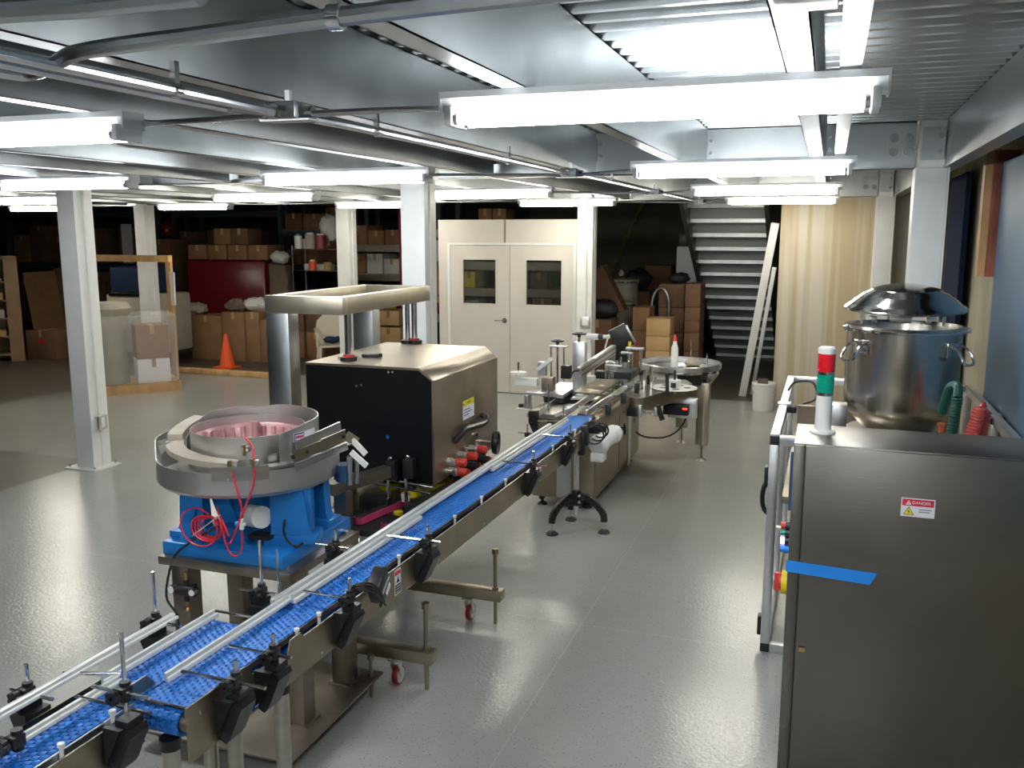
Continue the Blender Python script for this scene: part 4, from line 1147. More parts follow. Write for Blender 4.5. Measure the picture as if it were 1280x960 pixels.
# rod tower with second handwheel
for px in (689, 697, 705): rp((px, 433), (px, 478), 7.75, .007 if px != 697 else .010, 'tower_rod', M_chrome, lb)
wheel(697, 426, 7.75, .056, lb); rp((697, 427), (697, 436), 7.75, .010, 'wheel_screw', M_chrome, lb)
bp_((686, 432), (708, 435), 7.72, .06, 'tower_cap', M_alu, lb)
bp_((701, 457), (712, 474), 7.6, .08, 'control_box', M_black, lb)
bp_((677, 472), (691, 493), 7.5, .09, 'motor_block', M_dsteel, lb)
bp_((672, 452), (682, 470), 7.5, .05, 'sensor_head', M_alu, lb)
rp((678, 460), (690, 450), 7.5, .012, 'sensor_arm', M_chrome, lb)
m = MB(); a, b = PY(672, 462, 7.5), PY(690, 448, 7.5); m.bar(a, b, .03, .03); m.build('swing_arm', M_plastic_w, lb)
# left reel bracket
bp_((643, 472), (671, 483), 7.5, .06, 'reel_bracket', M_plastic_w, lb)
q = PY(648, 468, 7.5); m = MB(); m.cyl(q, q + Vector((0, 0, .022)), .075, n=24); rl = m.build('reel', M_plastic_w, lb)
m = MB(); m.cyl(q, q + Vector((0, 0, .11)), .008, n=10); m.build('reel_spindle', M_chrome, rl)
bp_((654, 490), (681, 494), 7.3, .14, 'tray', M_alu, lb); bp_((655, 494), (660, 512), 7.3, .1, 'tray_side', M_alu, lb); bp_((645, 511), (668, 513), 7.25, .1, 'tray_floor', M_alu, lb)
rp((649, 507), (654, 507), 7.25, .018, 'tray_knob', M_black, lb)
m = MB(); a, b = PY(690, 495, 7.4), PY(713, 480, 7.9); m.bar(a, b, .20, .03); m.build('peel_plate', M_alu, lb)
m = MB(); a, b = PY(692, 500, 7.4), PY(714, 487, 7.9); m.bar(a, b, .17, .05); m.build('pressure_pad', M_rubber, lb)
# diagonal extrusion beam and sensor on the top
a, b = PY(724, 466, 7.35), PY(767, 437, 8.25)
m = MB(); m.bar(a, b, .045, .09, bev=.003); bm_ = m.build('extrusion_beam', M_alu, lb)
m = MB(); d_ = (b - a).normalized()
for z in (-.022, .022): m.bar(a + Vector((.0235, 0, z)), b + Vector((.0235, 0, z)), .002, .012)
m.build('beam_slots', M_dsteel, bm_)
m = MB(); m.bar(b, b + d_ * .006, .047, .094); m.build('beam_end_cap', M_label_b, bm_)
m = MB(); m.tube(smooth_path([a + Vector((.0, -.01, .02)), a + Vector((-.03, -.08, .02)), a + Vector((-.06, -.08, -.04))], 4), .008); m.build('beam_cable', M_cable, bm_)
bp_((757, 452), (769, 480), 8.1, .12, 'finned_heat_sink', M_alu, lb)
m = MB()
a_, b_ = PY(757, 452, 8.095), PY(769, 480, 8.095)
for k in range(8):
    z = b_.z + (a_.z - b_.z) * (k + .5) / 8; m.box(a_.x, b_.x, 8.085, 8.10, z - .004, z + .004)
m.build('heat_sink_fin', M_steel, lb, smooth=False)
bp_((744, 464), (757, 482), 8.0, .1, 'driver_box', M_black, lb)
bp_((727, 470), (742, 486), 7.9, .08, 'white_guard', M_plastic_w, lb)
rp((733, 421), (748, 421), 8.0, .028, 'laser_sensor', M_plastic_w, lb); rp((748, 421), (754, 421), 8.0, .024, 'sensor_ring', M_black, lb); rp((754, 421), (762, 421), 8.0, .018, 'sensor_tip', M_plastic_w, lb)
rp((737, 424), (738, 437), 8.0, .012, 'sensor_stem', M_plastic_w, lb); rp((761, 418), (756, 436), 8.0, .008, 'sensor_bracket', M_plastic_w, lb)
# tilted control screen behind
a = PY(777, 422, 8.6)
m = MB(); m.obox(a, (.17, .07, .23), rot=(0, -.5, .2), bev=.006); sc_ = m.build('control_screen', M_black, lb)
m = MB(); m.obox(a + Vector((.075, .02, .02)), (.05, .075, .20), rot=(0, -.5, .2), bev=.004); m.build('screen_back', M_galv, sc_)
rp((768, 436), (764, 462), 8.55, .022, 'screen_arm', M_galv, lb)
m = MB(); q = PY(791, 430, 8.6); m.cyl(q + Vector((-.03, 0, -.02)), q + Vector((-.03, 0, .025)), .025, n=12); m.build('yellow_switch', M_yellow, lb)
m = MB(); q = PY(797, 430, 8.6); m.cyl(q + Vector((.0, 0, -.02)), q + Vector((.0, 0, .02)), .024, n=12); m.build('red_switch', M_maroon, lb)
# side table with bull nose, label web rollers and rods
tb = [PZ(745, 488, .885), PZ(783, 500, .885)]
c = PZ(797, 495, .885); r_ = .095
e1, e2 = PZ(865, 482, .885), PZ(815, 470, .885)
top_ = [Vector((-1.72, 7.62, 0)), *[Vector((c.x + math.cos(t) * r_, c.y + math.sin(t) * r_, 0)) for t in [PI * (1.15 + .65 * k / 10) for k in range(11)]], Vector((-1.13, 8.35, 0)), Vector((-1.22, 8.55, 0)), Vector((-1.72, 8.4, 0))]
m = MB(); m.prism([v + Vector((0, 0, .765)) for v in top_], (0, 0, .115)); st_ = m.build('side_table', M_plate, lb)
m = MB(); m.prism([v + Vector((0, 0, .88)) for v in top_], (0, 0, .006)); m.build('table_top', M_steel, st_)
yt = 7.95
for px, p0, p1, r in ((786, 437, 480, .012), (801, 437, 482, .012), (776, 446, 478, .009), (790, 441, 476, .008), (814, 458, 486, .014), (805, 463, 489, .018), (757, 455, 478, .008), (761, 457, 478, .008)):
    rp((px, p0), (px, p1), yt, r, 'web_post', M_chrome, lb)
bp_((782, 434), (804, 438), yt - .03, .06, 'post_bridge', M_alu, lb); bp_((776, 440), (790, 443), yt - .02, .05, 'post_bridge', M_alu, lb); bp_((757, 456), (785, 460), yt - .02, .04, 'post_bridge', M_alu, lb)
for px, p0, p1, r in ((783, 452, 490, .040), (791, 470, 492, .034), (775, 462, 488, .028)): rp((px, p0), (px, p1), yt - .05, r, 'web_roller', M_chrome, lb, n=20)
rp((805, 488), (805, 491), yt, .021, 'roller_foot', M_rubber, lb); rp((801, 466), (801, 469), yt, .014, 'roller_foot', M_rubber, lb)
rp((765, 476), (765, 490), 7.6, .012, 'web_post', M_chrome, lb)
bp_((752, 487), (768, 490), 7.6, .05, 'peel_bar', M_alu, lb); bp_((762, 489), (768, 502), 7.6, .04, 'peel_bar_mount', M_alu, lb)
m = MB(); q = PY(770, 481, 7.8); m.sphere(q, .045, (1, 1, .6), n=8); m.build('gear_hub', M_alu, lb)
# take-up disc
q = PY(843, 485, 8.0)
m = MB(); m.lathe([(.03, 0), (.20, 0), (.204, .004), (.20, .008), (.03, .008)], q, 40); dk = m.build('take_up_disc', M_plastic_w, lb)
m = MB()
for k in range(5):
    a = 2 * PI * k / 5; m.cyl(q + Vector((math.cos(a) * .115, math.sin(a) * .115, .0082)), q + Vector((math.cos(a) * .115, math.sin(a) * .115, .0095)), .032, n=16)
m.build('disc_holes', M_dsteel, dk)
m = MB(); m.cyl(q + Vector((0, 0, .008)), q + Vector((0, 0, .075)), .058, n=24); m.build('disc_hub', M_plastic_w, dk)
m = MB(); m.box(q.x - .022, q.x + .022, q.y - .066, q.y - .055, q.z + .012, q.z + .055); m.cyl(q + Vector((0, 0, .07)), q + Vector((0, 0, .16)), .009, n=10); m.build('hub_clip', M_rubber, dk)
m = MB(); m.cyl(q + Vector((0, 0, -.05)), q, .022, n=12); m.build('disc_shaft', M_chrome, dk)
rp((834, 467), (834, 496), 7.75, .016, 'dancer_post', M_rubber, lb)
bp_((829, 505), (860, 520), 8.25, .10, 'counter_box', M_black, lb); bp_((835, 497), (870, 524), 8.36, .08, 'counter_mount', M_alu, lb)
bp_((853, 510), (859, 512.5), 8.248, .001, 'counter_display', M_lcd, lb, bev=0)
m = MB(); a, b = PY(792, 500, 7.4), PY(856, 511, 8.6)
# horizontal bars with black knobs crossing in front
for py in (511, 515): rp((740, py), (822, py + 2), 7.45, .008, 'cross_bar', M_chrome, lb)
rp((822, 507), (828, 525), 7.45, .022, 'bar_knob', M_black, lb)
bp_((783, 508), (797, 521), 7.42, .08, 'bar_clamp', M_black, lb); bp_((797, 507), (801, 522), 7.42, .06, 'bar_clamp', M_alu, lb)
bp_((758, 510), (763, 522), 7.44, .03, 'bar_clamp', M_alu, lb); bp_((818, 509), (821, 521), 7.43, .04, 'bar_clamp', M_alu, lb)
wheel(781, 536, 7.35, .05, lb, ax=(1, .3, 0))
# gear motor (white, round end shield and terminal box)
q = PY(747, 557, 6.2)
m = MB(); m.lathe([(0, -.02), (.062, -.02), (.074, -.01), (.078, .02), (.070, .05), (.060, .06), (.062, .19), (.07, .2), (.07, .22), (.05, .26), (.0, .262)], q, 32, (.35, .94, .25)); mo = m.build('gear_motor', M_plastic_w, lb)
m = MB(); m.box(q.x - .045, q.x + .05, q.y - .03, q.y + .08, q.z - .115, q.z - .05, bev=.006); m.build('terminal_box', M_plastic_w, mo)
# black brackets and air loops near the belt end
for (p0, p1, y) in (((726, 532), (735, 558), 5.98), ((734, 527), (748, 543), 6.0), ((722, 540), (730, 570), 5.96), ((742, 532), (757, 541), 6.02)):
    bp_(p0, p1, y, .05, 'hose_bracket', M_black, lb, bev=.008)
loops = []
for k in range(3):
    c_ = PY(751 - 4 * k, 538 + 3 * k, 5.93 - .015 * k); m = MB(); m.tube(arc(c_, .05 + .006 * k, -2.3, 2.2, 16, (1, .2, 0), (0, 0, 1)), .006, n=8); m.build('hose_loop', M_cable, lb)
bp_((740, 517), (748, 530), 6.75, .04, 'sensor_mount', M_black, lb)
rp((738, 527), (745, 529), 6.0, .012, 'sensor_barrel', M_black, lb)
# guide rails converging over the belt at the labeler's inlet
m = MB(); a, b = PY(694, 519, 6.7), PY(718, 509, 7.3); m.bar(a, b, .012, .03); m.build('inlet_rail', M_plastic_w, lb)
m = MB(); a, b = PY(718, 509, 7.3), PY(732, 512, 7.45); m.bar(a, b, .012, .03); m.build('inlet_rail', M_plastic_w, lb)
m = MB(); a, b = PY(672, 517, 6.8), PY(694, 502, 7.4); m.bar(a, b, .012, .05); m.build('inlet_rail', M_alu, lb)
for p0, p1, y in (((672, 526), (700, 526), 6.5), ((706, 527), (752, 527), 6.7), ((686, 480), (686, 530), 7.0), ((680, 494), (680, 530), 7.0), ((704, 508), (704, 528), 6.8), ((738, 512), (738, 535), 6.65), ((664, 498), (664, 512), 7.0)):
    rp(p0, p1, y, .006, 'guide_rod', M_chrome, lb)
bp_((660, 513), (672, 530), 6.65, .05, 'guide_bracket', M_black, lb, bev=.01)
m = MB(); a = PY(664, 529, 6.66); m.prism([(a.x - .02, a.y, a.z), (a.x + .05, a.y, a.z), (a.x + .07, a.y, a.z - .10), (a.x + .035, a.y, a.z - .12)], (0, .035, 0)); m.build('guide_wedge', M_black, lb)
m = MB(); a = PY(688, 526, 6.52); m.obox(a, (.05, .03, .04), bev=.006); m.build('guide_clamp', M_black, lb)
rp((659, 530), (659, 552), 6.55, .006, 'guide_rod', M_chrome, lb); rp((648, 541), (672, 543), 6.55, .006, 'guide_rod', M_chrome, lb)
m = MB(); a = PY(659, 543, 6.55); m.obox(a, (.04, .03, .035), bev=.006); m.build('guide_clamp', M_black, lb)
m = MB(); m.tube(smooth_path([PY(860, 513, 8.4), PY(856, 526, 8.4), PY(845, 540, 8.4), PY(828, 547, 8.4), PY(806, 546, 8.45), PY(795, 540, 8.5)], 5), .008, n=8); m.build('power_cable', M_cable, lb)

# rails and cover plates along the last stretch of belt
for n_, z in ((-.075, .93), (.075, .93)):
    m = MB(MC); m.box(n_ - .008, n_ + .008, 4.35, 6.45, z, z + .045, bev=.002); m.build('outfeed_rail', M_alu, lb)
for s_ in (4.6, 5.1, 5.6, 6.1):
    m = MB(MC); m.cyl((-.16, s_, .955), (.20, s_, .955), .006, n=8); m.build('rail_rod', M_chrome, lb)
    m = MB(MC); m.box(.155, .195, s_ - .02, s_ + .02, .90, .985, bev=.004); m.build('rail_clamp', M_black, lb)
m = MB(MC); m.box(-.20, .02, 4.95, 5.65, .985, 1.0, bev=.002); m.build('label_head_plate', M_plate, lb)
m = MB(MC); m.box(-.06, .10, 5.70, 6.05, 1.0, 1.06, bev=.004); m.build('wrap_belt_block', M_rubber, lb)
# ================================================================== TURNTABLE
tt = thing('turntable', 'round stainless accumulation turntable with a raised rim at the end of the labeling line', 'turntable', (-1.36, 9.08, 0))
tc = Vector((-1.36, 9.08, 0)); R_ = .395
m = MB(); m.lathe([(0, .925), (R_ - .01, .925), (R_ - .01, .90), (0, .90)], tc, 56); m.build('table_disc', M_chrome, tt)
m = MB(); m.lathe([(R_ - .012, .925), (R_ + .012, .925), (R_ + .016, .972), (R_ + .010, .982), (R_, .978), (R_ - .002, .93)], tc, 64, (0, 0, 1)); m.build('rim', M_alu, tt)
m = MB(); m.box(-1.62, -1.12, 8.86, 9.30, .78, .90, bev=.01); m.build('drive_box', M_rubber, tt)
m = MB(); m.box(-1.60, -1.35, 8.80, 8.86, .80, .89); m.build('front_guard', M_plastic_w, tt)
for x, y in ((-1.105, 9.0), (-1.42, 9.75)):
    z1 = .80 if y < 9.2 else .78
    m = MB(); m.box(x - .06, x + .06, y - .06, y + .06, .17, z1, bev=.004); L = m.build('leg', M_plate, tt)
    m = MB(); m.box(x + .012, x + .018, y - .064, y - .06, .17, z1); m.build('leg_seam', M_alu, L, smooth=False)
    m = MB(); m.cyl((x, y, .02), (x, y, .17), .011, n=10); m.cyl((x, y, .0), (x, y, .025), .055, .025, n=16); m.cyl((x, y, .155), (x, y, .17), .02, n=6); m.build('leg_foot', M_dsteel, L)
m = MB(); m.box(-1.48, -1.05, 8.96, 9.80, .76, .80); m.build('under_beam', M_dsteel, tt)
for px, p0, p1, y in ((864, 424, 446, 9.35), (884, 442, 484, 8.95)): rp((px, p0), (px, p1), y, .007, 'guide_post', M_chrome, tt)
m = MB(); m.lathe([(0, 0), (.036, 0), (.038, .01), (.038, .15), (.022, .19), (.020, .225), (.0, .225)], PZ(843, 452.5, .926), 20); bt = m.build('bottle', M_plastic_w); tag(bt, 'white plastic bottle with a red nozzle standing on the turntable', 'bottle')
m = MB(); q = PZ(843, 452.5, .926); m.lathe([(.021, .222), (.021, .245), (.014, .262), (.008, .285), (0, .287)], q, 16); m.build('nozzle_cap', M_red, bt)
q = PZ(866, 457, .926)
m = MB(); m.sphere(q + Vector((0, 0, .032)), .085, (1.0, .9, .40), n=10); m.jitter(.008, 5); o = m.build('rag', M_drum); tag(o, 'crumpled beige rag lying on the turntable behind the bottle', 'rag')

# ================================================================== TRIPOD STAND
tp = thing('tripod_stand', 'chrome pole on a black three legged base beside the labeling machine', 'stand', (-1.735, 6.5, 0))
tc = Vector((-1.735, 6.5, 0))
m = MB(); m.cyl(tc + Vector((0, 0, .12)), tc + Vector((0, 0, .75)), .020, n=16); m.build('pole', M_chrome, tp)
m = MB(); m.cyl(tc + Vector((0, 0, .20)), tc + Vector((0, 0, .32)), .038, n=18); m.build('hub', M_black, tp)
m = MB(); m.cyl(tc + Vector((0, 0, .71)), tc + Vector((0, 0, .75)), .032, n=14); m.box(tc.x - .05, tc.x + .05, tc.y - .03, tc.y + .03, .745, .774, bev=.005); m.build('pole_clamp', M_black, tp)
for fx_, fy_ in ((-1.877, 6.331), (-1.511, 6.497), (-1.835, 6.716)):
    f = Vector((fx_, fy_, 0)); d = (f - tc).normalized()
    m = MB(); pts = smooth_path([tc + d * .02 + Vector((0, 0, .275)), tc.lerp(f, .35) + Vector((0, 0, .27)), tc.lerp(f, .72) + Vector((0, 0, .215)), f - d * .01 + Vector((0, 0, .15)), f + Vector((0, 0, .09))], 4)
    for u, v in zip(pts, pts[1:]): m.bar(u, v + (v - u) * .25, .036, .05, bev=.006)
    L = m.build('leg', M_black, tp)
    m = MB(); m.cyl(f + Vector((0, 0, .02)), f + Vector((0, 0, .10)), .009, n=10); m.build('foot_screw', M_chrome, L)
    m = MB(); m.lathe([(0, 0), (.045, 0), (.046, .008), (.03, .022), (0, .024)], f, 20); m.build('foot_pad', M_rubber, L)
for z in (.235, .285):
    m = MB(); m.cyl(tc + Vector((.03, -.035, z)), tc + Vector((.036, -.046, z)), .011, n=10); m.build('bolt', M_chrome, tp)
# ================================================================== STEEL CABINET, GUARD FRAME, KETTLE
ca = thing('control_cabinet', 'large stainless control cabinet in the right foreground with blue tape across its door', 'cabinet', (.43, 3.78, 0))
CX0, CX1, CY0, CY1, CZ = -.088, .95, 3.58, 3.975, 1.463
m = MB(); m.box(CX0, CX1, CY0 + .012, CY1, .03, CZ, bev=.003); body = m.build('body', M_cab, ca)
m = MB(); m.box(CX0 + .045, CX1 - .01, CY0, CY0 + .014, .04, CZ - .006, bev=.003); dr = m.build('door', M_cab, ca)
m = MB(); m.box(CX0, CX0 + .042, CY0, CY0 + .014, .04, CZ - .006, bev=.002); m.build('door_post', M_cab, ca)
m = MB(); q = PY(1002, 811, CY0); m.box(q.x - .012, q.x + .012, CY0 - .002, CY0 + .002, q.z - .012, q.z + .012); m.build('lock', M_brass, dr)
m = MB(); m.box(q.x - .012, q.x + .012, CY0 - .003, CY0 - .0015, q.z + .006, q.z + .012); m.build('lock_hole', M_black, dr)
for x in (0.0, .86):
    for y in (3.66, 3.9):
        m = MB(); m.cyl((x, y, 0), (x, y, .03), .035, n=16); m.build('foot', M_rubber, ca)
# side devices on the left face
def dev(py, r, depth, material, name, y=4.02, z=None):
    q = PX(984, py, CX0)
    m = MB(); m.cyl((CX0, y, q.z), (CX0 - depth, y, q.z), r, n=18); return m.build(name, material, ca)
def zof(py): return PX(984, py, CX0 - .01).z
zz = zof
m = MB(); m.box(CX0 - .012, CX0, 3.65, 3.73, zz(648) , zz(595)); m.build('side_box', M_cyan, ca, smooth=False)
for py, mt, nm in ((657, M_ledr, 'stop_button'), (666, M_green, 'start_button'), (676, M_ledw, 'indicator_lamp'), (686, M_tape, 'reset_button')):
    y = 3.63; z = PY(982, py, y).z
    m = MB(); m.cyl((CX0, y, z), (CX0 - .018, y, z), .017, n=16); b_ = m.build('button_base', M_black if nm != 'reset_button' else M_tape, ca)
    m = MB(); m.cyl((CX0 - .018, y, z), (CX0 - .034, y, z), .014, n=16); m.build(nm, mt, b_)
y = 3.635; z = PY(978, 727, y).z
m = MB(); m.cyl((CX0, y, z), (CX0 - .022, y, z), .048, n=28); ds = m.build('disconnect_switch', M_yellow, ca)
m = MB(); m.box(CX0 - .05, CX0 - .022, y - .012, y + .012, z - .038, z + .038, bev=.006); m.cyl((CX0 - .022, y, z), (CX0 - .032, y, z), .03, n=18); m.build('switch_handle', M_red, ds)
# danger sign
a, b = PY(1128, 622, CY0), PY(1166, 647, CY0)
W_, H_ = .117, .072
sx0, sz1 = PY(1127, 621.5, CY0 - .002).x, PY(1127, 621.5, CY0).z
yS = CY0
m = MB(); m.box(sx0, sx0 + W_, yS - .0010, yS, sz1 - H_, sz1); sg = m.build('danger_sign', M_paper_w, dr, smooth=False)
m = MB(); m.box(sx0 + .004, sx0 + W_ - .004, yS - .0014, yS - .001, sz1 - .030, sz1 - .004); m.build('sign_header', M_label_r, sg, smooth=False)
lettering('sign_heading', 'DANGER', .016, (sx0 + .070, yS - .0018, sz1 - .0172), (1, 0, 0), (0, 0, 1), M_paper_w, sg)
m = MB(); tx, tz = sx0 + .026, sz1 - .026; m.prism([(tx - .010, yS - .0015, tz), (tx + .010, yS - .0015, tz), (tx, yS - .0015, tz + .018)], (0, -.0003, 0)); m.build('sign_warning_triangle', M_paper_w, sg, smooth=False)
m = MB(); m.box(tx - .0012, tx + .0012, yS - .0022, yS - .0018, tz + .0055, tz + .012); m.box(tx - .0012, tx + .0012, yS - .0022, yS - .0018, tz + .002, tz + .004); m.build('sign_exclamation', M_label_r, sg, smooth=False)
tx, tz = sx0 + .028, sz1 - .063
m = MB(); m.prism([(tx - .019, yS - .0015, tz - .002), (tx + .019, yS - .0015, tz - .002), (tx, yS - .0015, tz + .031)], (0, -.0003, 0)); m.build('sign_triangle_edge', M_label_k, sg, smooth=False)
m = MB(); m.prism([(tx - .0155, yS - .0019, tz), (tx + .0155, yS - .0019, tz), (tx, yS - .0019, tz + .027)], (0, -.0003, 0)); m.build('sign_triangle', M_label_y, sg, smooth=False)
m = MB(); m.prism([(tx + .001, yS - .0023, tz + .020), (tx - .004, yS - .0023, tz + .010), (tx, yS - .0023, tz + .010), (tx - .001, yS - .0023, tz + .003), (tx + .004, yS - .0023, tz + .012), (tx, yS - .0023, tz + .012)], (0, -.0003, 0)); m.build('sign_bolt', M_label_k, sg, smooth=False)
m = MB()
for k, w_ in enumerate((.044, .038)): m.box(sx0 + .062, sx0 + .062 + w_, yS - .0014, yS - .001, sz1 - .044 - k * .009, sz1 - .040 - k * .009)
m.build('sign_text', mat('sign_grey_ink', (.22, .26, .32), 0, .6), sg, smooth=False)
# blue painter's tape
yT = CY0 - .001
p = [PY(983, 700, yT), PY(1097, 717, yT), PY(1087, 731, yT), PY(982, 714, yT)]
m = MB(); m.prism(p, (0, -.0008, 0)); o = m.build('masking_tape', M_tape, smooth=False); tag(o, 'strip of bright blue masking tape stuck across the steel cabinet door edge', 'tape')
# signal tower
tw = thing('signal_tower', 'red and green stack light standing on the steel cabinet top', 'signal light', (.014, 3.825, CZ))
c = Vector((.014, 3.825, CZ))
m = MB(); m.lathe([(0, 0), (.050, 0), (.050, .008), (.030, .014), (0, .014)], c, 28); m.build('base', M_plastic_w, tw)
m = MB(); m.cyl(c + Vector((0, 0, .012)), c + Vector((0, 0, .155)), .032, n=24); m.build('stem', M_plastic_w, tw)
def lens(z0, z1, material, name):
    m = MB(); pr_ = [(0, z0), (.033, z0)]
    k = 5
    for i in range(k):
        za = z0 + (z1 - z0) * i / k; zb_ = z0 + (z1 - z0) * (i + 1) / k
        pr_ += [(.034, za + .001), (.034, zb_ - .002), (.0325, zb_)]
    pr_ += [(.033, z1), (0, z1)]
    m.lathe(pr_, c, 24); return m.build(name, material, tw)
m = MB(); m.cyl(c + Vector((0, 0, .155)), c + Vector((0, 0, .168)), .033, n=24); m.cyl(c + Vector((0, 0, .240)), c + Vector((0, 0, .252)), .033, n=24); m.build('lens_ring', M_chrome, tw)
lens(.168, .240, M_green, 'green_lens'); lens(.252, .325, M_redlens, 'red_lens')
m = MB(); m.lathe([(0, .325), (.034, .325), (.034, .345), (.028, .352), (0, .353)], c, 24); m.build('cap', M_plastic_w, tw)

# ---- aluminium guard frame
KS = 2.27 / (2.27 - .16)                    # frame and kettle were measured for a foot level of .16
MB.base = Matrix.Translation((0, 0, CAM_H)) @ Matrix.Scale(KS, 4) @ Matrix.Translation((0, 0, -CAM_H))
gf = thing('guard_frame', 'aluminium profile guard frame standing behind the steel cabinet', 'frame', (.4, 5.9, 0))
FX0, FX1, FY0, FY1, FZ0, FZ1 = -.225, .93, 4.50, 6.50, .16, 1.285
t_ = .045
def prof_bar(p0, p1, name='profile_bar', par=None):
    m = MB(); m.bar(p0, p1, t_, t_, bev=.002); o = m.build(name, M_alu, par or gf); return o
h = t_ / 2
for x in (FX0 + h, FX1 - h):
    for y in (FY0 + h, FY1 - h):
        o = prof_bar((x, y, FZ0 + t_), (x, y, FZ1 - t_), 'upright')
        
        for z in (FZ0, FZ1 - t_):
            m = MB(); m.box(x - h, x + h, y - h, y + h, z, z + t_, bev=.003); m.build('corner_joint', M_rubber if y < 5 else M_alu, gf)
for z in (FZ0 + h, FZ1 - h):
    for x in (FX0 + h, FX1 - h): prof_bar((x, FY0 + t_, z), (x, FY1 - t_, z), 'side_rail')
    for y in (FY0 + h, FY1 - h): prof_bar((FX0 + t_, y, z), (FX1 - t_, y, z), 'cross_rail')
for y in (FY0 + .92,):
    prof_bar((FX0 + h, y, FZ0 + t_), (FX0 + h, y, FZ1 - t_), 'door_stile'); prof_bar((FX1 - h, y, FZ0 + t_), (FX1 - h, y, FZ1 - t_), 'door_stile')
m = MB(); m.box(FX0 + .018, FX0 + .023, FY0 + t_, FY1 - t_, FZ0 + t_, FZ1 - t_); m.build('clear_panel', M_film2, gf, smooth=False)
for zc_ in (1.05, .26):
    m = MB(); q = PX(950, 600 if zc_ > 1 else 760, FX0); m.box(FX0 - .022, FX0, FY0 + .06, FY0 + .12, zc_ - .04, zc_ + .06, bev=.005); m.build('door_hinge', M_black, gf)
m = MB(); m.tube(arc((FX0 - .0, FY0 + .16, .93), .085, PI / 2, 3 * PI / 2, 10, (.38, 0, 0), (0, 0, 1)), .012); m.build('door_handle', M_black, gf)
m = MB(); m.box(FX0 + .05, -.12, FY0 - .0, FY0 + .03, .80, .825); m.build('strike_plate', M_alu, gf, smooth=False)
# interlock switches on the rails
for (px, py, sgn) in ((985, 503, 1), (1246, 517, -1)):
    q = PZ(px, py, FZ1 + .01)
    m = MB(); m.box(q.x - .05, q.x + .05, q.y - .04, q.y + .04, FZ1 - .045, FZ1 - .01, bev=.006); sw = m.build('interlock_switch', M_rubber, gf)
    m = MB(); m.box(q.x - .055, q.x + .02, q.y - .045, q.y + .02, FZ1 - .01, FZ1 + .012, bev=.003); m.build('switch_plate', M_alu, sw)
q = PZ(993, 500, FZ1)
m = MB(); m.tube(smooth_path([q + Vector((.05, 0, -.02)), q + Vector((.12, -.02, .02)), q + Vector((.10, 0, .11)), q + Vector((.0, .05, .10)), q + Vector((-.04, .1, .04))], 6), .006, n=8); m.build('switch_cable', M_cable, gf)
# inner filler plate with lid and hoses
m = MB(); m.box(FX0 + .06, FX1 - .06, FY0 + .30, FY1 - .06, .86, .90, bev=.003); m.build('machine_bed', M_plate, gf)
m = MB(); m.box(FX0 + .08, FX1 - .1, FY1 - .12, FY1 - .08, .90, 1.10); m.build('back_shield', M_dsteel, gf, smooth=False)
m = MB(); q = PY(1052, 500, 5.1); m.box(q.x - .05, q.x + .03, 5.05, 5.15, 1.18, 1.36, bev=.004); m.build('valve_plate', M_alu, gf)
for y in (4.72, 4.86):
    pass
# pot supports
kx, ky = .415, 5.42
for dx, dy in ((-.22, -.14), (.22, -.14), (-.22, .16), (.22, .16)):
    m = MB(); m.cyl((kx + dx, ky + dy, .90), (kx + dx, ky + dy, 1.17), .018, n=12); m.build('kettle_post', M_chrome, gf)
m = MB(); m.lathe([(.16, 1.165), (.27, 1.165), (.27, 1.176), (.16, 1.176), (.16, 1.165)], (kx, ky, 0), 36); m.build('kettle_ring', M_steel, gf)

# ---- kettle
RK, ZK = .30, 1.765
kt = thing('mixing_kettle', 'large brushed steel kettle with its lid propped open behind the steel cabinet', 'kettle', (kx * KS, ky * KS, 2.27 - 1.13 * KS))
m = MB(); m.lathe([(0, 1.14), (.09, 1.14), (.19, 1.19), (RK - .03, 1.27), (RK - .008, 1.31), (RK - .004, 1.35), (RK - .004, ZK - .03), (RK + .012, ZK - .028), (RK + .016, ZK - .012), (RK + .010, ZK), (RK - .006, ZK), (RK - .012, ZK - .03), (RK - .012, 1.36), (RK - .04, 1.28), (.0, 1.17)], (kx, ky, 0), 72); bd = m.build('pot', M_pot, kt)
m = MB(); m.lathe([(RK + .012, ZK - .030), (RK + .020, ZK - .026), (RK + .020, ZK - .016), (RK + .012, ZK - .012)], (kx, ky, 0), 64); m.build('clamp_band', M_chrome, bd)
# domed lid held level above the rim on its hinges
hy = ky + RK + .005
m = MB(); zl = 1.862
m.M = MB.base @ Matrix.Translation((kx, ky, zl)) @ Matrix.Rotation(math.radians(3.5), 4, 'X') @ Matrix.Translation((-kx, -ky, -zl))
m.lathe([(0, .128), (.05, .127), (.12, .116), (.175, .100), (.18, .093), (.225, .073), (.23, .066), (.268, .040), (.273, .033), (.296, .014), (.310, .006), (.316, .0), (.312, -.010), (.300, -.010), (.290, .008), (.22, .062), (.12, .106), (0, .118)], (kx - .005, ky + .005, zl), 80); m.build('lid', M_lid, kt)
m = MB(); m.cyl((kx - .005, ky + .30, ZK - .02), (kx - .005, ky + .30, zl + .004), .016, n=10); m.cyl((kx - .22, ky + .20, ZK - .02), (kx - .22, ky + .20, zl + .004), .010, n=10); m.cyl((kx + .22, ky + .20, ZK - .02), (kx + .22, ky + .20, zl + .004), .010, n=10); m.build('lid_prop', M_alu, kt)
for dx in (-.16, 0, .16):
    m = MB(); m.box(kx + dx - (.06 if dx == 0 else .03), kx + dx + (.06 if dx == 0 else .03), hy - .02 - abs(dx) * .25, hy + .02 - abs(dx) * .25, ZK - .02, ZK + .022, bev=.003); m.build('lid_hinge', M_alu, kt)
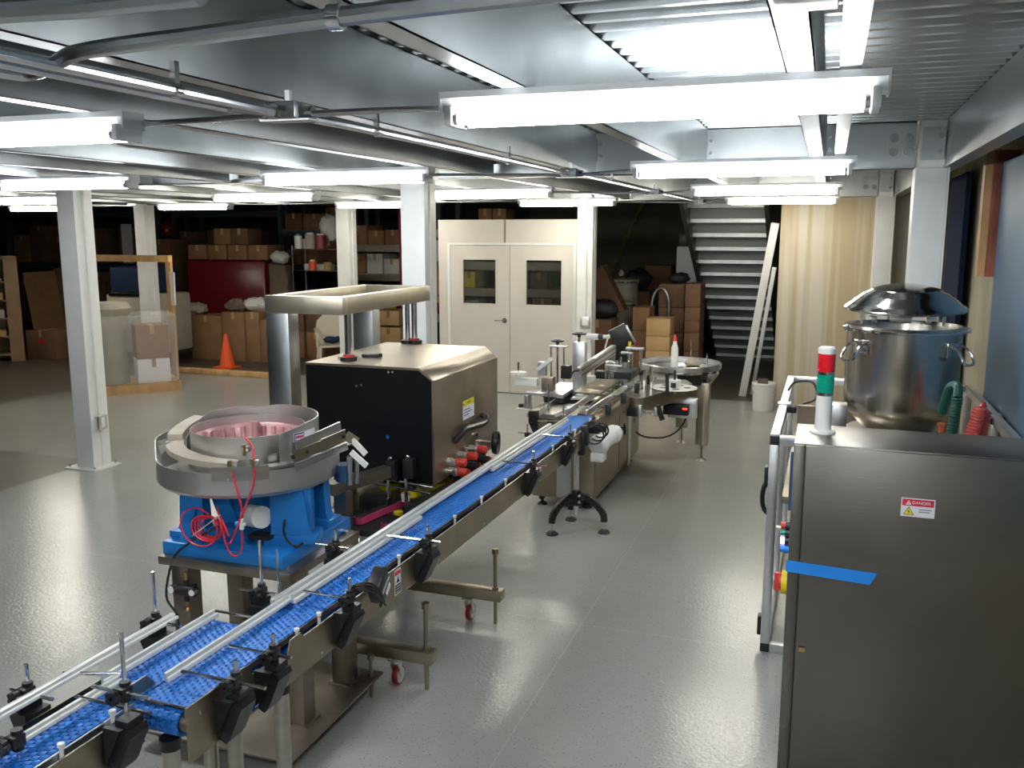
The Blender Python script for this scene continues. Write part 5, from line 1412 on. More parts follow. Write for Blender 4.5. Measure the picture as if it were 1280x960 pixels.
# flip handles
for t in (math.radians(222), math.radians(-12 - 28)):
    u = Vector((math.cos(t), math.sin(t), 0)); v = Vector((-u.y, u.x, 0)); b = Vector((kx, ky, ZK - .115)) + u * (RK - .004)
    m = MB(); m.M = MB.base @ Matrix.Translation(b) @ Matrix((u, v, Vector((0, 0, 1)))).transposed().to_4x4()
    m.box(-.002, .008, -.05, .05, -.035, .045, bev=.003); hp = m.build('handle_plate', M_chrome, kt)
    m = MB(); pts = [b + v * -.045 + Vector((0, 0, .03)) + u * .01, b + v * -.045 + u * .06 + Vector((0, 0, .01)), b + v * -.04 + u * .10 + Vector((0, 0, -.055)), b + v * .04 + u * .10 + Vector((0, 0, -.055)), b + v * .045 + u * .06 + Vector((0, 0, .01)), b + v * .045 + u * .01 + Vector((0, 0, .03))]
    m.tube(smooth_path(pts, 4), .0075, n=8); m.build('bail_handle', M_chrome, hp)
# toggle clamps at the rim
for t in (math.radians(200), math.radians(-5)):
    u = Vector((math.cos(t), math.sin(t), 0)); b = Vector((kx, ky, ZK - .02)) + u * (RK + .015)
    m = MB(); m.obox(b, (.035, .022, .03), rot=(0, 0, t), bev=.004); m.build('rim_clamp', M_chrome, kt)
# ---- hoses and pipes by the kettle
def coil_hose(px, py0, py1, px1, y, r, R0, turns, material, label):
    a, b = PY(px, py0, y), PY(px1, py1, y); pts = []
    n = turns * 12; d = (b - a).normalized(); u = d.orthogonal().normalized(); v = d.cross(u)
    for i in range(n + 1):
        t = 2 * PI * i / 12; pts.append(a.lerp(b, i / n) + u * math.cos(t) * R0 + v * math.sin(t) * R0)
    m = MB(); m.tube(pts, r, n=8); return m, a, b
m, a, b = coil_hose(1187, 552, 497, 1197, 4.75, .0062, .020, 16, M_greenhose, '')
m.tube(smooth_path([b, b + Vector((.0, .03, .05)), b + Vector((-.03, .08, .03)), b + Vector((-.05, .12, -.1))], 5), .022, n=10)
o = m.build('coiled_hose', M_greenhose); tag(o, 'dark green ribbed hose right beside the kettle', 'hose')
m, a, b = coil_hose(1211, 552, 510, 1226, 4.72, .0095, .024, 11, M_redhose, ''); o1 = m
m2, a2, b2 = coil_hose(1224, 552, 515, 1231, 4.78, .0095, .022, 10, M_redhose, '')
top = b.lerp(b2, .5) + Vector((0, 0, .03))
o1.tube(smooth_path([b, top, b2], 6), .012, n=8); v0 = m2.bm
me_ = bpy.data.meshes.new('tmp'); v0.to_mesh(me_); o1.bm.from_mesh(me_); bpy.data.meshes.remove(me_)
o = o1.build('coiled_hose', M_redhose); tag(o, 'coral red coiled air hose at the right end behind the steel cabinet', 'hose')
for q in (Vector((.62, 4.75, 0)),):
    pass
m = MB(); q = PY(1175, 540, 4.85); m.cyl(q + Vector((0, 0, -.12)), q + Vector((.01, 0, .03)), .018, n=14); m.cyl(q + Vector((.01, 0, .03)), q + Vector((.01, 0, .045)), .026, n=6)
o = m.build('copper_pipe', mat('copper_paint', (.42, .10, .03), .2, .4)); tag(o, 'short rust orange pipe between the kettle and the green hose', 'pipe')

MB.base = None
# ================================================================== WAREHOUSE BEHIND
GSIDE = 'cartons stacked in the warehouse behind'
def carton(x0, x1, y0, y1, z0, z1, material, label, group=None, flap=True):
    m = MB(); m.box(x0, x1, y0, y1, z0, z1, bev=.008); o = m.build('carton', material); tag(o, label, 'box', group)
    if flap:
        xm = (x0 + x1) / 2
        m = MB(); m.box(xm - .03, xm + .03, y0 - .001, y1 + .001, z1 - .12 if z1 - z0 > .25 else z1 - .05, z1 + .001); m.build('packing_tape', M_card2 if material is not M_card2 else M_card, o, smooth=False)
    return o
def lab(o, px0, py0, px1, py1, y, material=None, name='carton_label'):
    a, b = PY(px0, py0, y), PY(px1, py1, y)
    m = MB(); m.box(a.x, b.x, y - .002, y, b.z, a.z); return m.build(name, material or M_paper_w, o, smooth=False)

# ---- row of cartons behind the curb with the cone in front
y = 13.5
cs_ = [(237, 276, 394, 'leftmost'), (276, 305, 390, 'second from left'), (305, 324, 390, 'third from left'), (324, 342, 400, 'fourth from left')]
for a, b, t, nm in cs_:
    p, q = PY(a, t, y), PY(b, t, y)
    carton(p.x + .01, q.x - .01, y, y + .6, 0, p.z, M_card, 'brown carton on the floor behind the orange cone, %s of four' % nm, 'cartons behind the cone')
for k, (a, b, t, nm) in enumerate([(346, 358, 391, 'left one'), (360, 379, 382, 'middle one'), (381, 404, 382, 'right one')]):
    p, q = PY(a, t, 14.2), PY(b, t, 14.2)
    h = p.z / 2
    carton(p.x + .01, q.x - .01, 14.2, 14.8, 0, h - .005, M_card, 'brown carton at floor level behind the left gantry leg, %s of three' % nm, 'tall cartons behind the gantry leg')
    carton(p.x + .01, q.x - .01, 14.2, 14.8, h, p.z, M_card3, 'brown carton stacked on another behind the left gantry leg, %s of three' % nm, 'tall cartons behind the gantry leg')
p, q = PY(330, 412, 13.3), PY(345, 412, 13.3)
# things lying on the cartons
for px, py, r, mt, lb_, nm in ((246, 388, .16, M_conc, 'dull grey bundle on the leftmost carton behind the cone', 'bundle'), (322, 386, .20, M_bag, 'crumpled white plastic bag on the cartons behind the cone', 'bag'), (296, 384, .17, M_brownbag, 'brown paper heap on the cartons behind the cone', 'paper')):
    q = PY(px, py, 13.7); m = MB(); q.z = PY(240, 394, 13.5).z + r * .66 if px < 260 else PY(290, 391, 13.5).z + r * .70
    m.sphere(q, r, (1.3, 1, .62), n=9); m.jitter(.025, int(px)); o = m.build('plastic_bag' if nm == 'bag' else ('paper_heap' if nm == 'paper' else 'cloth_bundle'), mt); tag(o, lb_, nm)
m = MB(); q0, q1 = PZ(237, 467, 0), PZ(345, 471, 0); m.box(q0.x - .9, q1.x + .1, 11.98, 12.08, 0, .09, bev=.01); o = m.build('timber_curb', M_wood); tag(o, 'low timber curb lying on the floor in front of the orange cone', 'timber')
# cone
q = Vector((-9.52, 12.72, 0)); cn = thing('traffic_cone', 'orange traffic cone standing before the brown cartons', 'cone', q)
m = MB(); m.lathe([(.155, .03), (.13, .045), (.028, .58), (.0, .585)], q, 24); m.build('cone_body', M_orange, cn)
m = MB(); m.box(q.x - .17, q.x + .17, q.y - .17, q.y + .17, 0, .03, bev=.008); m.build('cone_base', M_orange, cn)
# ---- red wrapped pallet load with cartons on top
y = 15.2
a, b = PY(233, 390, y), PY(331, 326, y)
pl = thing('pallet', 'wooden pallet under the red wrapped load', 'pallet', ((a.x + b.x) / 2, y + .6, 0))
m = MB()
for k in range(6): m.box(a.x, b.x, y + .2 * k, y + .2 * k + .12, .12, .145)
for x in (a.x, (a.x + b.x) / 2 - .05, b.x - .1): m.box(x, x + .1, y, y + 1.12, .0, .12)
m.build('pallet_deck', M_wood, pl, smooth=False)
m = MB(); m.box(a.x + .04, b.x - .04, y + .04, y + 1.08, .165, b.z, bev=.05); m.jitter(.012, 3); o = m.build('wrapped_load', M_redwrap); tag(o, 'large load in dark red wrap on a pallet behind the cone', 'pallet load')
z1 = b.z + .01; w_ = (b.x - a.x) / 4
for k, nm in enumerate(('leftmost', 'second from left', 'third from left', 'rightmost')):
    carton(a.x + .05 + w_ * k, a.x + w_ * (k + 1) - .0, y + .1, y + .7, z1, z1 + .29, M_card, 'brown carton on top of the red wrapped load, %s of its row' % nm, 'cartons on the red load')
p, q = PY(262, 285, y), PY(305, 305, y)
carton(p.x, (p.x + q.x) / 2 - .01, y + .12, y + .6, z1 + .30, z1 + .61, M_card, 'brown carton topmost above the red wrapped load, left of two', 'cartons on the red load')
carton((p.x + q.x) / 2, q.x, y + .12, y + .6, z1 + .30, z1 + .61, M_card3, 'brown carton topmost above the red wrapped load, right of two', 'cartons on the red load')
# brown tarp heap at its right
hx0, hx1, hz = PY(334, 372, 14.88).x, PY(360, 372, 14.88).x, PY(345, 330, 15.0).z
m = MB(); m.prism([(hx0, 14.86, 0), (hx1, 14.86, 0), (hx1 + .02, 14.88, 1.1), (hx1 - .05, 14.9, hz - .04), (hx0 + .05, 14.9, hz)], (0, .26, 0)); bmesh.ops.subdivide_edges(m.bm, edges=list(m.bm.edges), cuts=4, use_grid_fill=True); m.jitter(.025, 8); o = m.build('tarp_heap', M_brownbag, ang=3); tag(o, 'brown tarpaulin covered heap right of the red wrapped load', 'tarp')
m = MB(); m.sphere(((hx0 + hx1) / 2, 15.02, hz + .13), .19, (1.05, .8, .62), n=9); m.jitter(.02, 4); o = m.build('plastic_bag', M_bag); tag(o, 'grey plastic bag on top of the brown tarp heap', 'bag')

# ---- chrome wire shelf with supplies
ws = thing('wire_shelf', 'chrome wire shelf with paint cans and rolls left of the white column', 'shelf', (-8.9, 15.2, 0))
y = 14.9; x0, x1 = PY(365, 310, y).x, PY(424, 310, y).x
zs = [PY(380, py, y).z for py in (338, 311)] + [.45]
for x in (x0, x1):
    for yy in (y, y + .45):
        m = MB(); m.cyl((x, yy, 0), (x, yy, PY(365, 309, y).z + .03), .016, n=8); m.build('shelf_post', M_chrome, ws)
for z in zs:
    m = MB(); m.box(x0, x1, y, y + .45, z - .015, z); m.build('shelf_board', M_chrome if z > 1 else M_dsteel, ws, smooth=False)
def pot_(px, y, z, r, h, material, name, label, cat, lidm=None):
    x = PY(px, 330, y).x
    m = MB(); m.cyl((x, y, z), (x, y, z + h), r, n=16); o = m.build(name, material); tag(o, label, cat)
    if lidm:
        m = MB(); m.cyl((x, y, z + h), (x, y, z + h + .03), r * .7, n=14); m.build('lid', lidm, o)
    return o
z = zs[1]
pot_(374, 15.05, z, .075, .24, M_plastic_w, 'jug', 'pale green white jug on the wire shelf top, leftmost there', 'jug', M_green)
pot_(389, 15.05, z, .10, .27, mat('pale_label', (.45, .38, .32), 0, .5), 'canister', 'beige canister on the wire shelf top, second from left', 'canister', M_plastic_w)
pot_(402, 15.08, z, .11, .25, M_maroon, 'canister', 'reddish canister on the wire shelf top, third from left', 'canister', M_plastic_w)
pot_(381, 15.2, z, .07, .15, M_plastic_w, 'tub', 'small white tub on the wire shelf top behind the jug', 'tub', M_alu)
z = zs[0]
pot_(391, 15.05, z, .07, .17, M_orange, 'can', 'orange can on the middle board of the wire shelf', 'can', M_plastic_w)
pot_(410, 15.1, z, .08, .15, M_card2, 'tape_roll', 'tan roll on the middle board of the wire shelf', 'roll')
x = PY(372, 330, 15).x; m = MB(); m.box(x, x + .62, 15.22, 15.30, z + .002, z + .11, bev=.01); o = m.build('folded_carton', M_bag); tag(o, 'flat white folded carton along the middle board of the wire shelf', 'carton')
q = PY(412, 285, 15.35); m = MB(); m.sphere(q, .24, (.85, .7, 1.1), n=12); m.jitter(.03, 12); o = m.build('plastic_bag', M_bag, ang=3); tag(o, 'large white plastic bag of foam hanging high beside the white column', 'bag')
m = MB(); m.cyl(q + Vector((0, 0, .22)), (q.x, q.y, 6.0), .01, n=6); m.build('hanging_cord', M_cable, o)

# ---- pallet racks along the back
def rack(x0, x1, y, levels, label, top, up=M_rack, beam=M_rack):
    r = thing('pallet_rack', label, 'rack', ((x0 + x1) / 2, y, 0))
    for x in (x0, x1):
        for yy in (y, y + 1.0):
            m = MB(); m.box(x - .05, x + .05, yy - .04, yy + .04, 0, top); m.build('rack_upright', up, r, smooth=False)
        m = MB()
        for k in range(4): m.bar((x, y, .3 + k * .8), (x, y + 1, .8 + k * .8), .03, .03)
        m.build('rack_brace', up, r, smooth=False)
    for z in levels:
        for yy in (y, y + 1.0):
            m = MB(); m.box(x0, x1, yy - .025, yy + .025, z - .12, z); m.build('rack_beam', beam, r, smooth=False)
        m = MB(); m.box(x0, x1, y, y + 1.0, z, z + .02); m.build('rack_deck', M_dsteel, r, smooth=False)
    return r
rack(-19.4, -14.8, 17.5, (1.5, 2.75), 'dark pallet rack behind the leftmost column', 4.2)
rack(-14.6, -11.5, 17.8, (1.6, 2.72), 'dark pallet rack behind the red wrapped load', 4.2)
rack(-11.3, -9.45, 17.2, (.75, 1.55, 2.3, 2.98), 'dark pallet rack with many cartons behind the white plastic chair', 4.4)
rack(-9.3, -7.2, 16.4, (.62, 1.42, 2.0), 'pallet rack with red uprights right of the white column behind the gantry', 4.2, M_rack, M_dsteel)
rr = random.Random(11)
def fill(x0, x1, y, z, zmax, desc, grp, mats=(M_card, M_card3), wmin=.35, wmax=.6, skip=.12):
    x = x0 + .08; row = []
    while x < x1 - wmin - .06:
        w = min(rr.uniform(wmin, wmax), x1 - .06 - x); h = rr.uniform(.55, 1) * (zmax - z)
        if rr.random() > skip: row.append((x, w, h))
        x += w + .03
    n = len(row)
    words = ['leftmost', 'second from left', 'third from left', 'fourth from left', 'fifth from left', 'sixth from left', 'seventh from left', 'eighth from left']
    for k, (x, w, h) in enumerate(row):
        nm = words[k] if k < n - 1 else 'rightmost'
        carton(x, x + w, y + .05, y + .75, z + .021, z + .021 + h, mats[rr.randrange(len(mats))], 'brown carton on %s, %s' % (desc, nm), grp)
fill(-19.4, -14.8, 17.5, 0.0, 1.3, 'the floor of the rack behind the leftmost column', 'rack cartons far left', skip=.05)
fill(-19.4, -14.8, 17.5, 1.5, 2.4, 'the middle level of the rack behind the leftmost column', 'rack cartons far left')
fill(-14.6, -11.5, 17.8, 1.6, 2.5, 'the middle level of the rack behind the red load', 'rack cartons behind the red load', (M_card3,))
fill(-14.6, -11.5, 17.8, 0.0, 1.2, 'the floor of the rack behind the red load', 'rack cartons behind the red load', (M_card3,))
fill(-11.3, -9.45, 17.2, 2.3, 2.84, 'the upper level of the rack behind the wire shelf', 'rack cartons behind the wire shelf', skip=0)
fill(-11.3, -9.45, 17.2, 1.55, 2.1, 'the second level of the rack behind the wire shelf', 'rack cartons behind the wire shelf')
fill(-11.3, -9.45, 17.2, .0, .6, 'the floor of the rack behind the wire shelf', 'rack cartons behind the wire shelf')
fill(-9.3, -7.2, 16.4, 2.0, 2.5, 'the top level of the rack with red uprights', 'cartons on the red rack', (M_card, M_card), .32, .42, 0)
fill(-9.3, -7.2, 16.4, 1.42, 1.84, 'the second level of the rack with red uprights', 'cartons on the red rack', (M_card, M_card, M_bag), .26, .38, .1)
fill(-9.3, -7.2, 16.4, .0, .46, 'the floor of the rack with red uprights', 'cartons on the red rack', (M_card2,), .5, .7, 0)
for k, (px, nm) in enumerate(((448, 'leftmost'), (464, 'middle'), (482, 'rightmost'))):
    x = PY(px, 385, 16.6).x; m = MB(); m.cyl((x, 16.75, .641), (x, 16.75, .641 + .28), .15, n=16); o = m.build('bucket', (M_yellow, M_orange, M_yellow)[k]); tag(o, '%s of three bright yellow and orange tubs on the low rack shelf behind the gantry' % nm, 'tub', 'tubs on the low shelf')
m = MB(); x = PY(502, 330, 16.3).x; m.box(x - .03, x + .03, 16.26, 16.34, 0, 3.0); o = m.build('rack_post', M_rackred); tag(o, 'red steel post left of the white column behind the capping machine', 'post')
# stacked yellowish cartons before the red rack
for k, (px0, px1, py0, py1, nm) in enumerate(((443, 468, 408, 430, 'lower left'), (470, 502, 405, 432, 'lower right'), (444, 470, 386, 407, 'upper left'), (472, 500, 388, 404, 'upper right'))):
    a, b = PY(px0, py0, 14.6), PY(px1, py1, 14.6)
    z0 = 0 if k < 2 else PY(450, 407, 14.6).z + .02; z1 = PY(450, 408, 14.6).z if k < 2 else a.z
    carton(a.x, b.x - .02, 14.6, 15.1, z0, z1, M_card2, 'tan carton seen under the gantry beam beside the white column, %s of four' % nm, 'tan cartons under the gantry beam')
# ---- plastic garden chair
ch = thing('plastic_chair', 'white plastic garden armchair behind the capping machine', 'chair', (-7.75, 13.1, 0))
cx_, cy_ = -7.62, 13.0
Mch = Matrix.Translation((cx_, cy_, 0)) @ Matrix.Rotation(math.radians(-150), 4, 'Z')
Mch = Matrix.Translation((cx_, cy_, 0)) @ Matrix.Rotation(math.radians(35), 4, 'Z')
M_chair = mat('chair_plastic', (.66, .60, .46), 0, .4)
m = MB(Mch); m.box(-.24, .24, -.24, .22, .42, .45, bev=.012); m.build('seat', M_chair, ch)
for sx, sy in ((-1, -1), (1, -1), (-1, 1), (1, 1)):
    m = MB(Mch); m.bar((sx * .26, sy * .24, 0), (sx * .23, sy * .21, .44), .055, .045, bev=.008); m.build('leg', M_chair, ch)
m = MB(Mch); pts = [(-.22, .22, .45), (.22, .22, .45), (.27, .26, .68), (.24, .29, .82), (.13, .30, .92), (0, .305, .95), (-.13, .30, .92), (-.24, .29, .82), (-.27, .26, .68)]
m.prism(pts, (0, .025, .0)); m.build('backrest', M_chair, ch)
for sx in (-1, 1):
    m = MB(Mch); m.bar((sx * .28, -.24, .655), (sx * .27, .25, .69), .06, .028, bev=.008); m.bar((sx * .28, -.22, .43), (sx * .28, -.22, .65), .05, .035, bev=.008); m.build('armrest', M_chair, ch)
m = MB(Mch); m.sphere((-.02, .05, .49), .11, (1.3, .8, .45), n=8); m.jitter(.02, 3); o = m.build('cloth', mat('navy_cloth', (.02, .03, .09), 0, .8)); tag(o, 'dark blue cloth lying on the white plastic chair', 'cloth'); o.location.z = .452

# ---- shrink wrapped pallet with drum behind a timber frame
MB.base = Matrix.Translation((-9.372, 10.03, 0)) @ Matrix.Rotation(math.atan2(.60, .536), 4, 'Z')
X0p, X1p = -.26, .87
pp_ = thing('pallet', 'wooden pallet under the clear wrapped load right of the leftmost column', 'pallet', MB.base @ Vector((.27, .5, 0)))
for k in range(6):
    m = MB(); m.box(X0p, X1p, .18 * k, .18 * k + .12, .10, .122); m.build('deck_board', M_wood, pp_, smooth=False)
for yy in (0, .46, .93):
    m = MB(); m.box(X0p, X1p, yy, yy + .09, 0, .10); m.build('pallet_stringer', M_wood, pp_, smooth=False)
carton(.30, .74, .10, .55, .124, .47, M_paper_w, 'white carton inside the clear wrapped load, lowest', 'cartons in the clear wrapped load')
carton(.30, .74, .10, .55, .475, .95, M_card, 'brown carton inside the clear wrapped load, above the white one', 'cartons in the clear wrapped load')
m = MB(); m.lathe([(0, .124), (.21, .124), (.22, .14), (.20, .9), (.225, .95), (.25, 1.05), (.30, 1.2), (.25, 1.28), (0, 1.30)], (.0, .40, 0), 28); o = m.build('drum', M_drum); tag(o, 'pale mushroom shaped bundle inside the clear wrapped load', 'drum')
m = MB(); m.box(X0p + .02, X1p - .02, .03, .95, .123, 1.10, bev=.03); bmesh.ops.subdivide_edges(m.bm, edges=list(m.bm.edges), cuts=3, use_grid_fill=True); m.jitter(.008, 2); o = m.build('stretch_film', M_film, ang=3); tag(o, 'clear stretch film around the load on the pallet beside the leftmost column', 'film')
MB.base = None
tf = thing('timber_frame', 'pine timber frame standing behind the clear wrapped pallet', 'frame', (-9.3, 11.25, 0))
yf_ = 11.25; xr = PY(207, 330, yf_).x; zt_f = PY(180, 319, yf_).z
m = MB(); m.box(xr - 1.85, xr + .05, yf_, yf_ + .05, zt_f - .10, zt_f); m.build('top_rail', M_wood, tf, smooth=False)
for x in (xr - 1.8, xr - .05):
    m = MB(); m.box(x, x + .09, yf_ + .05, yf_ + .10, 0, zt_f); m.build('frame_post', M_wood, tf, smooth=False)
m = MB(); m.box(xr + .03, xr + .12, yf_ + .02, yf_ + .03, zt_f - .75, zt_f - .25); m.jitter(.012, 6); m.build('paper_tag', M_bag, tf)
a, b = PY(136, 334, 12.3), PY(190, 367, 12.3)
vn = thing('forklift_cage', 'dark machine body with a pale base behind the timber frame', 'machine', ((a.x + b.x) / 2, 12.6, 0))
m = MB(); m.box(a.x, b.x, 12.30, 13.0, b.z, a.z, bev=.03); m.build('cab', M_navy, vn)
m = MB(); m.box(a.x - .1, b.x + .15, 12.27, 13.1, .25, b.z - .01, bev=.06); m.build('body', M_drum, vn)
m = MB(); m.box(a.x, b.x, 12.25, 12.28, b.z - .05, b.z - .01); m.build('trim_strip', M_chrome, vn)
for x in (a.x + .1, b.x - .1):
    m = MB(); m.cyl((x - .06, 12.7, .2), (x + .06, 12.7, .2), .2, n=20); m.build('wheel', M_rubber, vn)

# ---- far left: wooden cubby shelf, leaning boards
O_ = PZ(32, 451, 0)
MB.base = Matrix.Translation(O_) @ Matrix.Rotation(math.atan2(.70, .64), 4, 'Z')
M_ply = mat('old_plywood', (.24, .15, .075), 0, .7, noise=.15, nscale=4)
cb = thing('wooden_shelf', 'pine cubby shelf holding flat stock at the left frame edge', 'shelf', MB.base @ Vector((-.6, .3, 0)))
for x in (-1.25, -.22):
    m = MB(); m.box(x, x + .22 if x > -1 else x + .04, 0, .04, 0, 1.85) if x > -1 else m.box(x, x + .04, 0, .6, 0, 1.85); m.build('front_stile' if x > -1 else 'side_panel', M_ply, cb, smooth=False)
m = MB(); m.box(-.04, 0, .04, .6, 0, 1.85); m.build('side_panel', M_ply, cb, smooth=False)
m = MB(); m.box(-1.25, 0, .6, .63, 0, 1.85); m.build('back_panel', M_ply, cb, smooth=False)
for z in (.14, .46, .78, 1.10, 1.42, 1.83):
    m = MB(); m.box(-1.21, -.22 if z < 1.8 else 0, .0, .6, z - .03, z); m.build('shelf_board', M_ply, cb, smooth=False)
for k, (z, h) in enumerate(((.46, .10), (.78, .14), (1.10, .12), (1.42, .05))):
    m = MB(); m.box(-1.15, -.26, -.06, .5, z + .001, z + h); o = m.build('flat_stock', M_drum if k % 2 else M_card2); tag(o, 'stack of flat pale boards in the cubby shelf, %s pile' % ('lowest', 'second lowest', 'third lowest', 'topmost')[k], 'boards', 'flat stock in the cubby shelf')
MB.base = None
for k, (pb0, pb1, pt0, pt1, mt, nm) in enumerate((((48, 440), (88, 434), (28, 341), (68, 338), M_card, 'wide brown one in front'), ((86, 432), (97, 430), (66, 336), (80, 334), M_card3, 'narrow dark one behind'))):
    a, b = PZ(*pb0, 0), PZ(*pb1, 0); c_, d_ = PY(*pt1, b.y + .35), PY(*pt0, a.y + .35)
    m = MB(); m.prism([a, b, c_, d_], (-.03, .03, 0)); o = m.build('cardboard_sheet', mt, smooth=False); tag(o, 'leaning cardboard sheet between cubby shelf and column, %s' % nm, 'cardboard')
m = MB(); m.box(PY(93, 430, 15.4).x, PY(100, 430, 15.4).x, 15.4, 15.5, 0, 1.5); o = m.build('red_board', M_rackred); tag(o, 'narrow dark red board leaning beside the leftmost column', 'board')
o = carton(PY(36, 430, 12.5).x, PY(72, 430, 12.5).x, 12.45, 12.85, 0, PY(50, 413, 12.5).z, M_card3, 'low dark carton with a small red label beside the cubby shelf')
lab(o, 48, 424, 57, 429, 12.45, M_label_r)
# pale panel and red bag on the rack between the left columns
q0, q1 = PY(146, 280, 17.3), PY(160, 308, 17.3); m = MB(); m.box(q0.x, q1.x, 17.3, 17.34, 1.521 + .021, q0.z); o = m.build('white_sheet', M_paper_w); tag(o, 'tall pale panel in the dark rack right of the leftmost column', 'panel'); o.location.y = 17.44; 
q = PY(209, 287, 16.9); m = MB(); m.sphere(q, .2, (.75, .7, .95), n=9); m.jitter(.03, 9); o = m.build('red_bag', M_redwrap, ang=3); tag(o, 'dark red wrapped bag on a carton right of the second white column', 'bag')
z_b = q.z - .2 * .95
carton(q.x - .3, q.x + .3, 16.6, 17.2, 0, z_b - .02, M_card3, 'tall dark carton under the dark red bag')
# carton pair above the double doors (on the rack behind)
for k, nm in enumerate(('left', 'right')):
    a = PY(598 + 18 * k, 261, 15.5); b = PY(615 + 18 * k, 272, 15.5)
    carton(a.x, b.x - .01, 15.5, 16.0, 2.325, a.z, M_card, 'brown carton showing above the double doors, %s of two' % nm, 'cartons above the doors')
rack(-7.3, -4.3, 15.3, (.75, 1.25, 1.72, 2.298), 'storage rack behind the double doors seen through their panes', 2.4, M_rack, M_dsteel)
fill(-7.3, -5.9, 15.3, 1.25, 1.65, 'the second shelf behind the left door pane', 'goods behind the door panes', (M_yellow, M_card2, M_orange), .22, .32, 0)
fill(-7.3, -5.9, 15.3, .75, 1.18, 'the lower shelf behind the left door pane', 'goods behind the door panes', (M_redwrap, M_drum), .25, .35, .1)
fill(-7.3, -5.9, 15.3, 1.72, 2.1, 'the third shelf behind the left door pane', 'goods behind the door panes', (M_bag, M_drum), .22, .34, .1)
fill(-5.75, -4.3, 15.3, .75, 1.2, 'the lower shelf behind the right door pane', 'goods behind the door panes', (M_card,), .3, .4, 0)
fill(-5.75, -4.3, 15.3, 1.25, 1.68, 'the second shelf behind the right door pane', 'goods behind the door panes', (M_card, M_card3), .3, .4, 0)

# ================================================================== RIGHT BACK: drums, cartons, stairs
def drum(px, py_top, y, r, label):
    q = PY(px, py_top, y); o = thing('fiber_drum', label, 'drum', (q.x, y, 0))
    m = MB(); m.lathe([(0, 0), (r - .01, 0), (r, .02), (r, .30), (r + .008, .31), (r, .32), (r, .62), (r + .008, .63), (r, .64), (r - .01, q.z - .07)], (q.x, y, 0), 32); m.build('drum_body', M_drum, o)
    m = MB(); m.lathe([(r + .012, q.z - .08), (r + .014, q.z - .03), (r - .03, q.z - .015), (0, q.z - .01)], (q.x, y, 0), 32); m.build('drum_lid', M_drum, o)
    m = MB(); m.lathe([(r + .012, q.z - .085), (r + .02, q.z - .08), (r + .02, q.z - .06), (r + .012, q.z - .055)], (q.x, y, 0), 32); m.build('lid_ring', M_chrome, o)
    return o, q
drum(781, 347, 15.6, .24, 'pale fiber drum with a lid, farther one of the two right of the doors')
drum(774, 375, 14.9, .25, 'pale fiber drum, nearer one of the two right of the doors')
q = PY(776, 345, 15.55); m = MB(); m.lathe([(0, 0), (.04, 0), (.05, .05), (.025, .10), (.0, .11)], (q.x, 15.6, q.z - .0), 12); o = m.build('pink_cup', mat('pale_pink_plastic', (.55, .40, .38), 0, .5)); tag(o, 'small pale pink cup on the farther drum lid', 'cup')
q = PY(756, 387, 13.0); m = MB(); m.sphere((q.x - .08, 13.2, q.z), .22, (1.1, .9, .62), n=9); m.jitter(.02, 3); bg = m.build('black_bag', M_rubber, ang=3); tag(bg, 'black bag on a brown carton at the right door post', 'bag')
carton(q.x - .34, q.x + .10, 13.0, 13.5, 0, q.z - .15, M_card3, 'brown carton under the black bag at the right door post')
a = PY(749, 338, 14.0); m = MB(); m.prism([(a.x, 14.0, .9), (a.x + .42, 14.0, 1.05), (a.x + .05, 14.0, 1.75), (a.x - .2, 14.0, 1.6)], (0, .3, 0)); o = m.build('open_carton', M_card3, smooth=False); tag(o, 'tilted brown carton leaning above the black bag', 'box')
carton(a.x - .3, a.x + .2, 14.0, 14.45, 0, .95, M_card3, 'brown carton holding up the tilted carton right of the doors')
# blue canister far behind, chain hanging
q = PY(752, 321, 16.5)
# stacks of cartons before the stairs
def stack(px0, px1, pys, y, d, material, where, grp):
    x0, x1 = PY(px0, pys[0], y).x, PY(px1, pys[0], y).x
    zs_ = [PY(px0, p, y).z for p in pys] + [0]
    words = ['topmost', 'second from the top', 'third from the top', 'fourth from the top', 'fifth from the top', 'lowest']
    for k in range(len(zs_) - 1):
        nm = words[k] if k < len(zs_) - 2 else 'lowest'
        carton(x0, x1, y, y + d, zs_[k + 1] + .004, zs_[k], material, 'brown carton, %s of the stack %s' % (nm, where), grp, flap=False)
stack(808, 838, [398, 420, 438, 456], 12.75, .42, M_card2, 'of light tan boxes before the stairs', 'light tan carton stack')
stack(791, 812, [384, 413, 440], 13.25, .45, M_card, 'left behind the light tan boxes', 'carton stack left of the tan boxes')
stack(824, 856, [355, 384, 415, 445], 13.75, .5, M_card3, 'right behind the light tan boxes', 'carton stack behind the tan boxes')
stack(857, 876, [355, 384, 401, 416, 440], 13.3, .55, M_card3, 'touching the stair side', 'carton stack at the stairs')
m = MB(); m.sphere((PY(849, 352, 14).x, 14.0, PY(849, 354, 13.75).z + .06), .16, (1, .8, .55), n=8); m.jitter(.02, 2); o = m.build('black_bundle', M_rubber, ang=3); tag(o, 'dark bundle on the stack behind the light tan boxes', 'bundle')
q = PY(825, 365, 13.6); m = MB(); m.tube(arc((q.x, 13.68, q.z - .25), .22, 0, PI, 12, (.6, 0, 0), (0, 0, 1.4)), .02, n=8); m.tube([(q.x - .13, 13.68, 0), (q.x - .13, 13.68, q.z - .25)], .02); m.tube([(q.x + .13, 13.68, q.z - .25), (q.x + .13, 13.68, q.z - .5)], .02); o = m.build('hand_truck', M_galv); tag(o, 'grey tube handle of a hand truck between the carton stacks', 'hand truck'); o.location.y -= .02
